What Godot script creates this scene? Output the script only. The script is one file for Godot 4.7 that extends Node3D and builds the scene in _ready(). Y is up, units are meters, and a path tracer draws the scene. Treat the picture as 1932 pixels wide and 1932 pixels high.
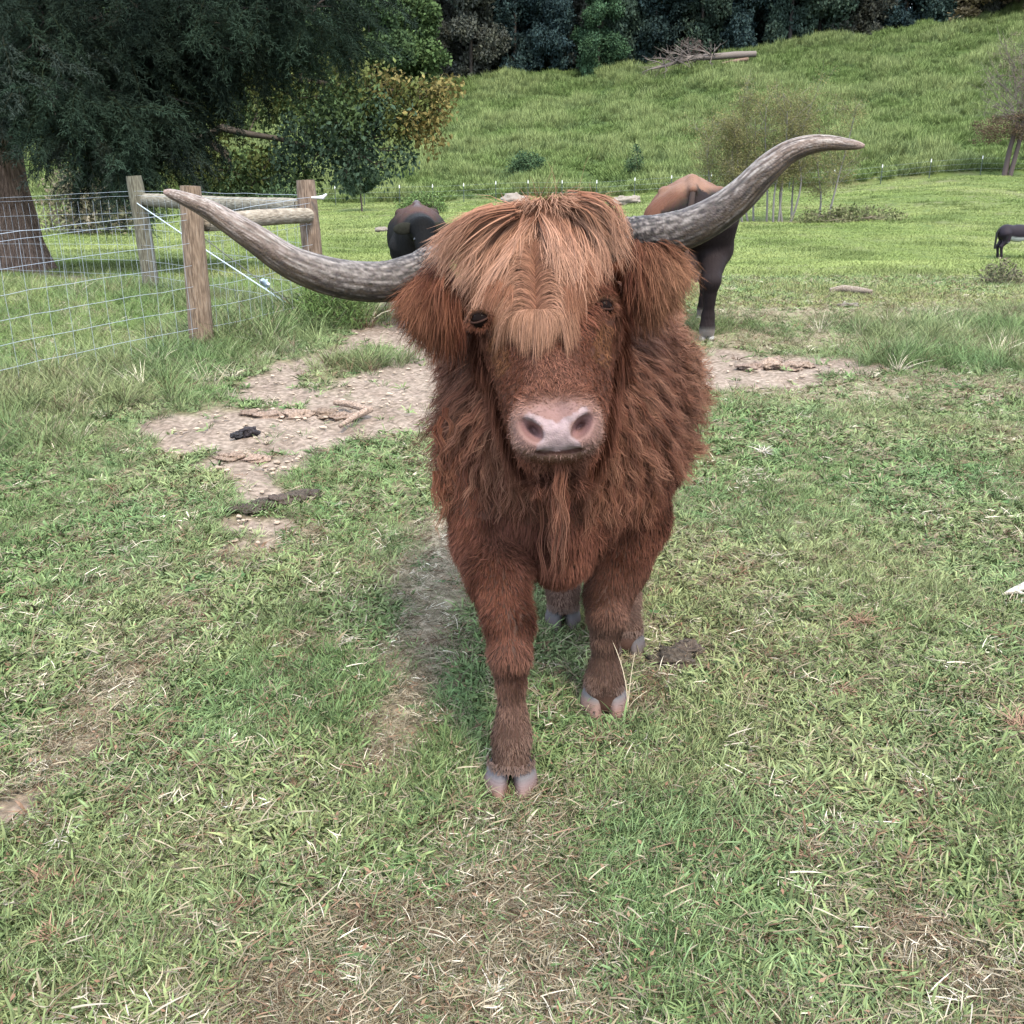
extends Node3D

# ---------------------------------------------------------------- basic measures
const FOCAL := 983.5            # focal length of the 1024 px frame, in pixels
const EYE := Vector3(0, 1.5, 0)
const PITCH := 0.34034          # camera looks 19.5 degrees down

var rng := RandomNumberGenerator.new()
var n_big := FastNoiseLite.new()
var n_mid := FastNoiseLite.new()
var n_fine := FastNoiseLite.new()
var edge_x := PackedFloat32Array()
var edge_h := PackedFloat32Array()
var mask := PackedFloat32Array()     # bare soil of the near ground, 6 cm cells
var mask_dry := PackedFloat32Array() # dry trodden grass
const MX0 := -9.0
const MD0 := 0.0
const MC := 0.06
const MW := 300
const MH := 320


func at(px: float, py: float, d: float) -> Vector3:
	var rx := (px - 512.0) / FOCAL
	var ry := (512.0 - py) / FOCAL
	var t := d / (cos(PITCH) + ry * sin(PITCH))
	return EYE + Vector3(rx, ry * cos(PITCH) - sin(PITCH), -cos(PITCH) - ry * sin(PITCH)) * t


func lerp_list(xs: PackedFloat32Array, ys: PackedFloat32Array, x: float) -> float:
	var n := xs.size()
	if x <= xs[0]:
		return ys[0]
	for i in range(1, n):
		if x < xs[i]:
			var t := (x - xs[i - 1]) / (xs[i] - xs[i - 1])
			t = t * t * (3.0 - 2.0 * t)
			return ys[i - 1] + (ys[i] - ys[i - 1]) * t
	return ys[n - 1]


var prof_d := PackedFloat32Array([-30, 11, 18, 27, 45, 62, 75])
var prof_h := PackedFloat32Array([0, 0, -0.25, -0.95, -0.95, -0.8, -0.6])
var tilt_u := PackedFloat32Array([-0.6, -0.2, 0.05, 0.27, 0.47, 0.8])
var tilt_h := PackedFloat32Array([-1.0, -0.8, -0.4, 0.35, 1.26, 1.8])

func ground_h(x: float, z: float) -> float:
	var d := -z
	var h := 0.0
	if d <= 75.0:
		if d > 11.0:
			h = lerp_list(prof_d, prof_h, d)
			if d > 26.0:
				h += lerp_list(tilt_u, tilt_h, x / d) * smoothstep(26.0, 75.0, d)
	else:
		var low := -0.6 + lerp_list(tilt_u, tilt_h, x / 75.0 * 75.0 / d)
		var top := lerp_list(edge_x, edge_h, x * 138.0 / maxf(d, 75.0))
		var t := (d - 75.0) / 63.0
		if t < 1.0:
			h = low + (top - low) * (0.72 * t + 0.28 * t * t)
		else:
			h = top + (d - 138.0) * 0.09
	if d > 12.0:
		h += n_big.get_noise_2d(x, z) * 0.25 * smoothstep(12.0, 30.0, d) * (1.0 + smoothstep(75.0, 110.0, d) * 2.0)
	else:
		h += n_mid.get_noise_2d(x * 1.3, z * 1.3) * 0.018
	return h


func ground_at(px: float, py: float) -> Vector3:
	var d := 0.9
	while d < 300.0:
		var p := at(px, py, d)
		if p.y <= ground_h(p.x, p.z):
			break
		d *= 1.02
	var lo := d / 1.02
	for i in 12:
		var m := (lo + d) * 0.5
		var p := at(px, py, m)
		if p.y <= ground_h(p.x, p.z):
			d = m
		else:
			lo = m
	var g := at(px, py, d)
	g.y = ground_h(g.x, g.z)
	return g


func gpt(px: float, py: float) -> Vector2:   # the same in the plan (x, forward), from the 1932 px measures
	var g := ground_at(px * 0.53002, py * 0.53002)
	return Vector2(g.x, -g.z)


func seg_dist(p: Vector2, a: Vector2, b: Vector2) -> float:
	var ba := b - a
	var h := clampf((p - a).dot(ba) / maxf(ba.length_squared(), 1e-6), 0.0, 1.0)
	return (p - a - ba * h).length()


func lookup(m: PackedFloat32Array, x: float, d: float) -> float:
	var u := (x - MX0) / MC
	var v := (d - MD0) / MC
	if u < 0.0 or v < 0.0 or u >= MW - 1 or v >= MH - 1:
		return 0.0
	var i := int(u)
	var j := int(v)
	var fu := u - i
	var fv := v - j
	var k := j * MW + i
	return lerpf(lerpf(m[k], m[k + 1], fu), lerpf(m[k + MW], m[k + MW + 1], fu), fv)


# ---------------------------------------------------------------- naming and tagging
var taken := {}

func numbered(called: String) -> String:
	if not taken.has(called):
		taken[called] = 0
		return called
	taken[called] += 1
	return "%s_%03d" % [called, taken[called]]


func tag(o: Node, label: String, category: String, group := "", kind := "") -> void:
	o.set_meta("label", label)
	if category:
		o.set_meta("category", category)
	if group:
		o.set_meta("group", group)
	if kind:
		o.set_meta("kind", kind)


func thing(called: String, label: String, category: String, where: Vector3, group := "") -> Node3D:
	var o := Node3D.new()
	o.name = numbered(called)
	add_child(o)
	o.position = where
	tag(o, label, category, group)
	return o


func put(called: String, m: Mesh, mat: Material, parent: Node) -> MeshInstance3D:
	var o := MeshInstance3D.new()
	o.name = called if parent != self else numbered(called)
	o.mesh = m
	o.material_override = mat
	parent.add_child(o, true)
	return o


func put_many(called: String, m: Mesh, mat: Material, buf: PackedFloat32Array, parent: Node) -> MultiMeshInstance3D:
	var mm := MultiMesh.new()
	mm.transform_format = MultiMesh.TRANSFORM_3D
	mm.use_colors = true
	mm.mesh = m
	mm.instance_count = buf.size() / 16
	mm.buffer = buf
	var o := MultiMeshInstance3D.new()
	o.name = called if parent != self else numbered(called)
	o.multimesh = mm
	o.material_override = mat
	parent.add_child(o, true)
	o.set_meta("kind", "stuff")
	return o


func push(buf: PackedFloat32Array, b: Basis, o: Vector3, c: Color) -> void:
	buf.append(b.x.x); buf.append(b.y.x); buf.append(b.z.x); buf.append(o.x)
	buf.append(b.x.y); buf.append(b.y.y); buf.append(b.z.y); buf.append(o.y)
	buf.append(b.x.z); buf.append(b.y.z); buf.append(b.z.z); buf.append(o.z)
	buf.append(c.r); buf.append(c.g); buf.append(c.b); buf.append(1.0)


# ---------------------------------------------------------------- mesh collector
class Shape:
	var v := PackedVector3Array()
	var n := PackedVector3Array()
	var c := PackedColorArray()
	var i := PackedInt32Array()

	func mesh() -> ArrayMesh:
		var a := []
		a.resize(Mesh.ARRAY_MAX)
		a[Mesh.ARRAY_VERTEX] = v
		if n.size() == v.size():
			a[Mesh.ARRAY_NORMAL] = n
		if c.size() == v.size():
			a[Mesh.ARRAY_COLOR] = c
		a[Mesh.ARRAY_INDEX] = i
		var m := ArrayMesh.new()
		m.add_surface_from_arrays(Mesh.PRIMITIVE_TRIANGLES, a)
		return m

	func tri(a: int, b: int, d: int) -> void:
		i.append(a); i.append(b); i.append(d)

	func smooth_normals() -> void:
		n = PackedVector3Array()
		n.resize(v.size())
		for t in range(0, i.size(), 3):
			var f := (v[i[t + 2]] - v[i[t]]).cross(v[i[t + 1]] - v[i[t]])
			n[i[t]] += f; n[i[t + 1]] += f; n[i[t + 2]] += f
		for k in n.size():
			n[k] = n[k].normalized()


# a tube through points with a radius each; col gives a colour each; seg sides; wob adds uneven bark
func tube(s: Shape, pts: PackedVector3Array, rad: PackedFloat32Array, sides: int, col: Color, wob := 0.0, flute := 0, cap := true) -> void:
	var m := pts.size()
	var first := s.v.size()
	var up := Vector3(0.31, 0.2, 0.93)
	for k in m:
		var t: Vector3 = (pts[mini(k + 1, m - 1)] - pts[maxi(k - 1, 0)]).normalized()
		var a: Vector3 = up - t * up.dot(t)
		if a.length() < 0.1:
			a = t.cross(Vector3(1, 0, 0))
		a = a.normalized()
		up = a
		var b := t.cross(a)
		for q in sides:
			var w := TAU * q / sides
			var r := rad[k]
			if wob > 0.0:
				r *= 1.0 + wob * n_fine.get_noise_3d(cos(w) * 40.0 + pts[0].x * 13.0, sin(w) * 40.0, k * 9.0 + pts[0].z * 7.0)
			if flute > 0:
				r *= 1.0 + 0.16 * cos(w * flute + k * 0.13) + 0.07 * cos(w * (flute * 2 + 1) + 1.0)
			var nn := a * cos(w) + b * sin(w)
			s.v.append(pts[k] + nn * r)
			s.n.append(nn)
			s.c.append(col)
	for k in m - 1:
		for q in sides:
			var i0 := first + k * sides + q
			var i1 := first + k * sides + (q + 1) % sides
			s.tri(i0, i0 + sides, i1)
			s.tri(i1, i0 + sides, i1 + sides)
	if cap:
		for e in [0, m - 1]:
			var ci := s.v.size()
			s.v.append(pts[e])
			var dir: Vector3 = (pts[1] - pts[0]) if e == 0 else (pts[m - 1] - pts[m - 2])
			s.n.append(dir.normalized() * (-1.0 if e == 0 else 1.0))
			s.c.append(col)
			for q in sides:
				if e == 0:
					s.tri(ci, first + q, first + (q + 1) % sides)
				else:
					s.tri(ci, first + e * sides + (q + 1) % sides, first + e * sides + q)


# a curved ribbon blade of four rows that ends in a point
func blade(s: Shape, root: Vector3, dir: Vector3, bend: Vector3, length: float, width: float, col: Color, tip: Color, rows := 3) -> void:
	var side := dir.cross(Vector3(rng.randf() - 0.5, 0.35, rng.randf() - 0.5)).normalized()
	var first := s.v.size()
	for k in rows:
		var u := float(k) / rows
		var p := root + dir * (length * u) + bend * (u * u * length)
		var w := width * (1.0 - u * 0.55) * (0.75 if k == 0 else 1.0)
		var t := (dir + bend * 2.0 * u).normalized()
		var nn := t.cross(side).normalized()
		if k == 0 and nn.y < 0.0:
			nn = -nn
			side = -side
		nn = (nn + Vector3(0, 0.4, 0)).normalized()
		s.v.append(p - side * w * 0.5)
		s.v.append(p + side * w * 0.5)
		s.n.append(nn); s.n.append(nn)
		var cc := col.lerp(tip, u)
		s.c.append(cc); s.c.append(cc)
	s.v.append(root + dir * length + bend * length)
	s.n.append(Vector3(0, 1, 0))
	s.c.append(tip)
	for k in rows - 1:
		var i0 := first + k * 2
		s.tri(i0, i0 + 1, i0 + 2)
		s.tri(i0 + 1, i0 + 3, i0 + 2)
	var l := first + (rows - 1) * 2
	s.tri(l, l + 1, l + 2)


func leaf_mat(rough := 0.75, back := 0.35) -> StandardMaterial3D:
	var m := StandardMaterial3D.new()
	m.vertex_color_use_as_albedo = true
	m.roughness = rough
	m.metallic_specular = 0.14
	m.cull_mode = BaseMaterial3D.CULL_DISABLED
	if back > 0.0:
		m.backlight_enabled = true
		m.backlight = Color(back, back, back).linear_to_srgb()
	return m


func tint_mat(rough := 0.85, spec := 0.3) -> StandardMaterial3D:
	var m := StandardMaterial3D.new()
	m.vertex_color_use_as_albedo = true
	m.roughness = rough
	m.metallic_specular = spec
	return m


func noise_tex(freq: float, lo: Color, hi: Color, size := 512, seed_ := 1, oct := 5, normal := false, bump := 4.0) -> NoiseTexture2D:
	var f := FastNoiseLite.new()
	f.noise_type = FastNoiseLite.TYPE_SIMPLEX_SMOOTH
	f.frequency = freq
	f.fractal_octaves = oct
	f.seed = seed_
	var t := NoiseTexture2D.new()
	t.width = size
	t.height = size
	t.seamless = true
	t.noise = f
	if normal:
		t.as_normal_map = true
		t.bump_strength = bump
	else:
		var g := Gradient.new()
		g.set_color(0, lo)
		g.set_color(1, hi)
		t.color_ramp = g
	return t


func rv(a: float, b: float) -> float:
	return rng.randf_range(a, b)


func rdir() -> Vector3:
	var v := Vector3(rng.randfn(), rng.randfn(), rng.randfn())
	return v.normalized() if v.length() > 1e-4 else Vector3.UP


# ================================================================ the scene
func _ready() -> void:
	rng.seed = 20240917
	n_big.seed = 3; n_big.frequency = 0.035; n_big.fractal_octaves = 4
	n_mid.seed = 5; n_mid.frequency = 0.45; n_mid.fractal_octaves = 3
	n_fine.seed = 9; n_fine.frequency = 0.03; n_fine.fractal_octaves = 4

	# camera
	var cam := Camera3D.new()
	cam.name = "camera"
	cam.fov = 55.0
	cam.near = 0.05
	cam.far = 900.0
	cam.position = EYE
	cam.rotation = Vector3(-PITCH, 0, 0)
	add_child(cam)

	# sky: a bright even overcast late in the day
	var sm := ProceduralSkyMaterial.new()
	sm.sky_top_color = Color(0.85, 0.91, 1.0)
	sm.sky_horizon_color = Color(0.78, 0.82, 0.88)
	sm.sky_curve = 0.25
	sm.ground_bottom_color = Color(0.22, 0.24, 0.17)
	sm.ground_horizon_color = Color(0.42, 0.44, 0.38)
	sm.sun_angle_max = 1.0
	var sky := Sky.new()
	sky.sky_material = sm
	var env := Environment.new()
	env.background_mode = Environment.BG_SKY
	env.sky = sky
	env.tonemap_mode = Environment.TONE_MAPPER_LINEAR
	env.tonemap_exposure = 4.4
	env.sdfgi_enabled = true
	env.ssao_enabled = true
	env.ssil_enabled = true
	var we := WorldEnvironment.new()
	we.name = "environment"
	we.environment = env
	add_child(we)

	# the sun behind thin cloud, high behind the camera's right shoulder
	var sun := DirectionalLight3D.new()
	sun.name = "sun"
	sun.light_energy = 0.5
	sun.light_angular_distance = 15.0
	sun.light_color = Color(1.0, 0.95, 0.88)
	sun.rotation_degrees = Vector3(-56, 24, 0)
	sun.shadow_enabled = true
	add_child(sun)

	build_masks()
	build_ground()
	build_grass()
	build_hill()
	build_trees()
	build_fences()
	build_far_animals()
	build_highland()
	build_small_things()


# ================================================================ ground
func build_masks() -> void:
	# where the hillside meets the wood, from the treeline's height above the eye at 138 m
	for e in [[-700, 110], [0, 104], [300, 96], [440, 86], [530, 80], [636, 74], [752, 54], [850, 42], [943, 24], [1100, 4], [1700, -30]]:
		var p := at(e[0], e[1], 138.0)
		edge_x.append(p.x)
		edge_h.append(p.y)
	# bare soil: strokes in the plan, [x1, y1, x2, y2, half width in metres, strength]
	var soil := [
		[770, 560, 740, 640, 0.42, 1.0], [740, 630, 690, 645, 0.20, 0.9], [690, 645, 560, 690, 0.17, 0.9], [560, 690, 500, 735, 0.22, 0.85],
		[760, 690, 740, 790, 0.40, 1.0], [520, 740, 690, 770, 0.24, 0.95], [400, 790, 740, 790, 0.26, 1.0], [340, 800, 600, 815, 0.26, 1.0],
		[370, 835, 560, 840, 0.20, 1.0], [430, 870, 520, 880, 0.17, 0.9], [470, 900, 500, 940, 0.12, 0.85], [460, 985, 520, 985, 0.09, 0.95], [440, 1030, 490, 1020, 0.07, 0.9],
		[1330, 690, 1560, 690, 0.36, 1.0], [1340, 725, 1480, 722, 0.20, 1.0], [1560, 690, 1740, 692, 0.22, 0.9], [1340, 660, 1400, 670, 0.2, 0.7], [1320, 700, 1420, 705, 0.4, 1.0],
		[0, 1535, 40, 1510, 0.06, 0.9], [40, 512, 260, 540, 0.35, 0.9], [830, 660, 760, 740, 0.5, 1.0],
	]
	var dry := [
		[850, 990, 808, 1120, 0.13, 1.0], [808, 1120, 795, 1250, 0.11, 1.0], [795, 1250, 748, 1380, 0.085, 1.0], [748, 1380, 715, 1450, 0.065, 1.0],
		[230, 1265, 150, 1400, 0.10, 0.7], [160, 1400, 20, 1520, 0.09, 0.9], [900, 1640, 1010, 1520, 0.13, 0.55],
		[700, 1780, 1000, 1760, 0.15, 0.85], [560, 1900, 950, 1900, 0.13, 0.9], [1000, 1680, 1060, 1900, 0.10, 0.6], [1700, 1760, 1880, 1900, 0.08, 0.9],
		[1160, 1300, 1230, 1200, 0.14, 0.4], [1500, 590, 1932, 570, 0.9, 0.5], [1350, 640, 1750, 640, 0.5, 0.5], [1500, 740, 1900, 730, 0.35, 0.35],
		[560, 1010, 440, 1060, 0.15, 0.35], [300, 1240, 380, 1120, 0.10, 0.3],
	]
	for pass_ in 2:
		var out := PackedFloat32Array()
		out.resize(MW * MH)
		var strokes: Array = soil if pass_ == 0 else dry
		for s in strokes:
			var a := gpt(s[0], s[1])
			var b := gpt(s[2], s[3])
			var r: float = s[4]
			var reach := r * 2.2 + 0.1
			var i0 := clampi(int((minf(a.x, b.x) - reach - MX0) / MC), 0, MW - 1)
			var i1 := clampi(int((maxf(a.x, b.x) + reach - MX0) / MC), 0, MW - 1)
			var j0 := clampi(int((minf(a.y, b.y) - reach - MD0) / MC), 0, MH - 1)
			var j1 := clampi(int((maxf(a.y, b.y) + reach - MD0) / MC), 0, MH - 1)
			for j in range(j0, j1 + 1):
				for i in range(i0, i1 + 1):
					var p := Vector2(MX0 + i * MC, MD0 + j * MC)
					var w := n_mid.get_noise_2d(p.x * 5.0, p.y * 5.0) * 0.55 + n_mid.get_noise_2d(p.x * 16.0, p.y * 16.0) * 0.35
					var q := seg_dist(p, a, b) / r + w
					var m: float = (1.0 - smoothstep(0.65, 1.35, q)) * s[5]
					out[j * MW + i] = maxf(out[j * MW + i], m)
		if pass_ == 0:
			mask = out
		else:
			mask_dry = out


func build_ground() -> void:
	var s := Shape.new()
	var rows := 560
	var cols := 300
	for j in rows:
		var r := 3.0 * pow(480.0 / 3.0, float(j) / (rows - 1))
		var d := r - 6.0
		for i in cols:
			var c := (2.0 * i / (cols - 1) - 1.0)
			var x := r * 1.25 * (0.6 * c + 0.4 * c * c * c)
			var h := ground_h(x, -d)
			var bare := lookup(mask, x, d)
			var dry := lookup(mask_dry, x, d)
			var g := n_mid.get_noise_2d(x * 3.0, d * 3.0)
			var col := Color(0.150, 0.145, 0.075).lerp(Color(0.235, 0.205, 0.125), 0.5 + 0.7 * g)
			if d > 12.0:
				var far := Color(0.105, 0.150, 0.042).lerp(Color(0.150, 0.185, 0.06), 0.5 + n_big.get_noise_2d(x * 2.0, d * 2.0))
				far = far.lerp(Color(0.20, 0.19, 0.10), clampf(n_big.get_noise_2d(x * 4.0 + 50.0, d * 4.0) * 1.4, 0.0, 0.6))
				if d > 78.0:
					far = Color(0.07, 0.105, 0.03)
				col = col.lerp(far, smoothstep(12.0, 17.0, d))
			col = col.lerp(Color(0.46, 0.37, 0.27), dry * 0.9)
			if bare > 0.0:
				var soil := Color(0.335, 0.266, 0.214).lerp(Color(0.24, 0.183, 0.145), clampf(0.5 + n_mid.get_noise_2d(x * 7.0, d * 7.0), 0.0, 1.0))
				col = col.lerp(soil, smoothstep(0.2, 0.7, bare))
				h += bare * (absf(n_mid.get_noise_2d(x * 12.0, d * 12.0)) * 0.045 + n_mid.get_noise_2d(x * 26.0, d * 26.0) * 0.022 - 0.03)
			s.v.append(Vector3(x, h, -d))
			s.c.append(col)
	for j in rows - 1:
		for i in cols - 1:
			var k := j * cols + i
			s.tri(k, k + cols, k + 1)
			s.tri(k + 1, k + cols, k + cols + 1)
	s.smooth_normals()
	var m := tint_mat(0.95, 0.2)
	m.albedo_texture = noise_tex(0.02, Color(0.55, 0.55, 0.53), Color(1.0, 1.0, 1.0), 1024, 4, 6)
	m.uv1_triplanar = true
	m.uv1_world_triplanar = true
	m.uv1_scale = Vector3(0.9, 0.9, 0.9)
	m.heightmap_enabled = true
	m.heightmap_texture = noise_tex(0.035, Color.BLACK, Color.WHITE, 1024, 8, 6)
	m.heightmap_scale = 0.5
	var o := put("ground", s.mesh(), m, self)
	tag(o, "trodden pasture ground with bare soil patches, running back to the hillside", "ground", "", "structure")


# ---------------------------------------------------------------- grass
func tuft(kind: String) -> ArrayMesh:
	var s := Shape.new()
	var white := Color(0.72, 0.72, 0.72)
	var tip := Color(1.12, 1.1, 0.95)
	match kind:
		"broad":
			for k in 12:
				var a := rng.randf() * TAU
				var lean := rv(0.3, 1.8)
				var out := Vector3(cos(a), 0, sin(a))
				var d := (Vector3.UP + out * lean).normalized()
				var l := rv(0.024, 0.064)
				var f := rv(0.75, 1.2)
				blade(s, out * rv(0, 0.02), d, Vector3(0, -rv(0.1, 0.6), 0) + out * rv(0, 0.3), l, rv(0.0048, 0.0085), white * f, tip * f)
		"fine":
			for k in 16:
				var a := rng.randf() * TAU
				var out := Vector3(cos(a), 0, sin(a))
				var d := (Vector3.UP + out * rv(0.2, 1.6)).normalized()
				var f := rv(0.75, 1.25)
				blade(s, out * rv(0, 0.035), d, Vector3(rv(-0.3, 0.3), -rv(0.0, 0.5), rv(-0.3, 0.3)), rv(0.03, 0.072), rv(0.0019, 0.0034), white * f, tip * f)
		"straw":
			for k in 15:
				var a := rng.randf() * TAU
				var out := Vector3(cos(a), 0, sin(a))
				var d := (Vector3(0, rv(0.1, 0.6), 0) + out).normalized()
				var f := rv(0.7, 1.2)
				blade(s, Vector3(rv(-0.04, 0.04), rv(0.008, 0.024), rv(-0.04, 0.04)), d, Vector3(rv(-0.5, 0.5), -rv(0.0, 0.2), rv(-0.5, 0.5)), rv(0.018, 0.055), rv(0.0016, 0.0034), white * f, tip * f)
		"tall":
			for k in 30:
				var a := rng.randf() * TAU
				var out := Vector3(cos(a), 0, sin(a))
				var d := (Vector3.UP + out * rv(0.1, 0.75)).normalized()
				var f := rv(0.7, 1.2)
				blade(s, out * rv(0, 0.06), d, Vector3(rv(-0.2, 0.2), -rv(0.05, 0.5), rv(-0.2, 0.2)) + out * 0.2, rv(0.12, 0.34), rv(0.003, 0.006), white * f, tip * f, 4)
		"mat":
			for k in 46:
				var a := rng.randf() * TAU
				var out := Vector3(cos(a), 0, sin(a))
				var d := (Vector3.UP + out * rv(0.1, 1.3)).normalized()
				var f := rv(0.75, 1.2)
				blade(s, Vector3(rv(-0.2, 0.2), 0, rv(-0.2, 0.2)), d, Vector3(0, -rv(0.1, 0.5), 0), rv(0.05, 0.16), rv(0.008, 0.018), white * f, tip * f, 2)
		"weed":
			for k in 70:
				var a := rng.randf() * TAU
				var out := Vector3(cos(a), 0, sin(a))
				var d := (Vector3.UP + out * rv(0.02, 0.6)).normalized()
				var f := rv(0.75, 1.2)
				var root := out * rv(0, 0.4) + Vector3(0, rv(0, 0.5), 0)
				blade(s, root, d, out * rv(0.0, 0.25) + Vector3(0, -rv(0, 0.15), 0), rv(0.25, 0.75), rv(0.025, 0.05), white * 0.9 * f, tip * f, 2)
	return s.mesh()


func blade_color(x: float, d: float, straw: float) -> Color:
	var g := n_mid.get_noise_2d(x * 1.1 + 30.0, d * 1.1)
	var c := Color(0.112, 0.172, 0.070).lerp(Color(0.208, 0.236, 0.118), clampf(0.5 + g * 0.9 + rv(-0.3, 0.3), 0.0, 1.0))
	var blue := n_mid.get_noise_2d(x * 2.3 - 11.0, d * 2.3)
	c = c.lerp(Color(0.115, 0.185, 0.088), clampf(blue * 0.9 + rv(-0.2, 0.3), 0.0, 0.6))
	if rng.randf() < straw and straw < 2.0:
		c = Color(0.31, 0.275, 0.205).lerp(Color(0.16, 0.13, 0.088), sqrt(rng.randf()))
		var pick := rng.randf()
		if pick < 0.08:
			c = Color(0.48, 0.43, 0.35)
		elif pick < 0.26:
			c = Color(0.155, 0.098, 0.068)
	return c * rv(0.5, 1.38)


func build_grass() -> void:
	var leaf := leaf_mat(0.62, 0.16)
	var kinds := ["broad", "broad", "fine", "fine", "straw", "straw"]
	var proto := []
	var bufs: Array[PackedFloat32Array] = []
	for k in kinds:
		proto.append(tuft(k))
		bufs.append(PackedFloat32Array())
	# the near turf: as dense on the picture near by as farther off
	for pass_ in 105000:
		var d := 0.75 * pow(16.0 / 0.75, rng.randf())
		var x := rv(-1.0, 1.0) * (0.62 * d + 0.55)
		var bare := lookup(mask, x, d)
		var dry := lookup(mask_dry, x, d)
		if rng.randf() < smoothstep(0.12, 0.75, bare) * 0.97:
			continue
		var patch := n_mid.get_noise_2d(x * 2.6 + 7.0, d * 2.6 - 40.0)
		var thin := dry * 0.9 + clampf(patch * 0.6, 0.0, 0.3)
		var straw_like := rng.randf() < 0.13 + thin * 0.42 + dry * 0.42
		var which := 0
		if straw_like:
			which = 4 + (rng.randi() % 2)
		elif n_mid.get_noise_2d(x * 2.1 + 90.0, d * 2.1) + rv(-0.3, 0.3) > -0.16:
			which = rng.randi() % 2
		else:
			which = 2 + rng.randi() % 2
		if Vector2(x + 0.0, d - 2.17).length() < 0.075 or Vector2(x - 0.27, d - 2.57).length() < 0.085:
			continue
		var sc := rv(0.75, 1.25) * (1.0 + clampf((d - 4.0) * 0.06, 0.0, 0.9)) * (1.0 - 0.25 * dry)
		var y := ground_h(x, -d) - 0.004
		var lean := Basis(Vector3(rv(-1, 1), 0, rv(-1, 1)).normalized(), rv(0, 0.35)) * Basis(Vector3.UP, rng.randf() * TAU)
		var b := lean.scaled(Vector3(sc, sc * rv(0.7, 1.35), sc))
		var col := blade_color(x, d, 0.93 if straw_like else 0.035 + 0.3 * dry)
		push(bufs[which], b, Vector3(x, y, -d), col)
	for k in kinds.size():
		var named: String = "grass" if k < 4 else "dry_grass"
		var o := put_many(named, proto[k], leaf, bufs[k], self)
		tag(o, ["broad bladed green grass of the near pasture", "broad bladed green grass mixed through the near pasture", "fine bladed green grass of the near pasture", "fine bladed green grass mixed through the near pasture", "dry straw coloured grass lying between the green tufts", "dry straw coloured grass lying on the trodden trail"][k], "grass", "", "stuff")

	# longer grass along the fences, at the banks and round the posts
	var tall := [tuft("tall"), tuft("tall")]
	var tb: Array[PackedFloat32Array] = [PackedFloat32Array(), PackedFloat32Array()]
	var runs := [
		[-2.1, 10.1, -4.9, 3.6, 0.28, 1500, 0.85], [-2.1, 10.2, -5.2, 12.9, 0.4, 700, 0.9], [-2.55, 8.8, -2.3, 9.6, 0.35, 220, 1.25], [-2.0, 10.1, -1.75, 10.0, 0.25, 200, 1.7],
		[-2.9, 7.6, -2.0, 8.6, 0.3, 260, 0.7], [-3.3, 6.4, -2.5, 6.9, 0.35, 420, 0.8], [-3.2, 5.2, -2.8, 5.4, 0.3, 200, 0.75], [-1.35, 7.6, -1.1, 7.9, 0.16, 120, 0.8],
		[3.2, 9.0, 6.5, 9.4, 0.4, 800, 0.8], [3.6, 9.4, 7.2, 10.6, 0.5, 600, 0.8], [3.3, 7.9, 5.5, 7.3, 0.35, 420, 0.75], [2.95, 7.9, 3.25, 7.9, 0.16, 130, 0.8], [1.4, 9.4, 2.2, 9.6, 0.4, 200, 0.6],
		[-9.0, 13.0, -4.9, 12.9, 0.9, 700, 0.9], [-7.0, 11.5, -3.5, 9.5, 0.8, 700, 0.6],
	]
	for r in runs:
		for k in int(r[5]):
			var t := rng.randf()
			var x: float = lerpf(r[0], r[2], t) + rng.randfn() * r[4]
			var d: float = lerpf(r[1], r[3], t) + rng.randfn() * r[4]
			var sc: float = r[6] * rv(0.5, 1.1)
			var c := blade_color(x, d, 0.12) * 0.92
			push(tb[k % 2], Basis(Vector3.UP, rng.randf() * TAU).scaled(Vector3(sc, sc * rv(0.7, 1.1), sc)), Vector3(x, ground_h(x, -d) - 0.01, -d), c)
	# inside the fence the grass stands higher all over
	for k in 9000:
		var d := rv(6.0, 16.0)
		var x := rv(-14.0, -2.0)
		var line := -2.73 - (8.7 - d) * 0.447
		if x > line - 0.1 or d > 12.8 - (x + 4.8) * 0.95 + 2.5:
			continue
		if lookup(mask, x, d) > 0.3:
			continue
		var sc := rv(0.35, 0.65)
		push(tb[k % 2], Basis(Vector3.UP, rng.randf() * TAU).scaled(Vector3(sc, sc, sc)), Vector3(x, ground_h(x, -d) - 0.01, -d), Color(0.125, 0.21, 0.05).lerp(blade_color(x, d, 0.05), 0.5))
	for k in 2:
		var o := put_many("tall_grass", tall[k], leaf, tb[k], self)
		tag(o, ["longer green grass standing along the wire fence", "longer green grass standing on the banks and round the posts"][k], "grass", "", "stuff")

	# the middle pasture
	var mats := [tuft("mat"), tuft("mat"), tuft("mat")]
	var mb: Array[PackedFloat32Array] = [PackedFloat32Array(), PackedFloat32Array(), PackedFloat32Array()]
	for k in 66000:
		var d := 11.0 * pow(78.0 / 11.0, rng.randf())
		var x := rv(-1.15, 1.0) * (0.66 * d + 2.0)
		if lookup(mask, x, d) > 0.4:
			continue
		var sc := (0.45 + d * 0.014) * rv(0.7, 1.2)
		var g := n_big.get_noise_2d(x * 3.0, d * 3.0)
		var c := Color(0.175, 0.235, 0.076).lerp(Color(0.255, 0.300, 0.115), clampf(0.5 + g * 1.2 + rv(-0.2, 0.2), 0.0, 1.0))
		var dull := n_big.get_noise_2d(x * 7.0 + 20.0, d * 7.0)
		c = c.lerp(Color(0.10, 0.135, 0.05), clampf(dull * 1.5, 0.0, 0.7))
		if d < 20.0:
			c = c.lerp(Color(0.24, 0.225, 0.12), rng.randf() * (1.0 - smoothstep(13.0, 20.0, d)) * 0.8)
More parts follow.
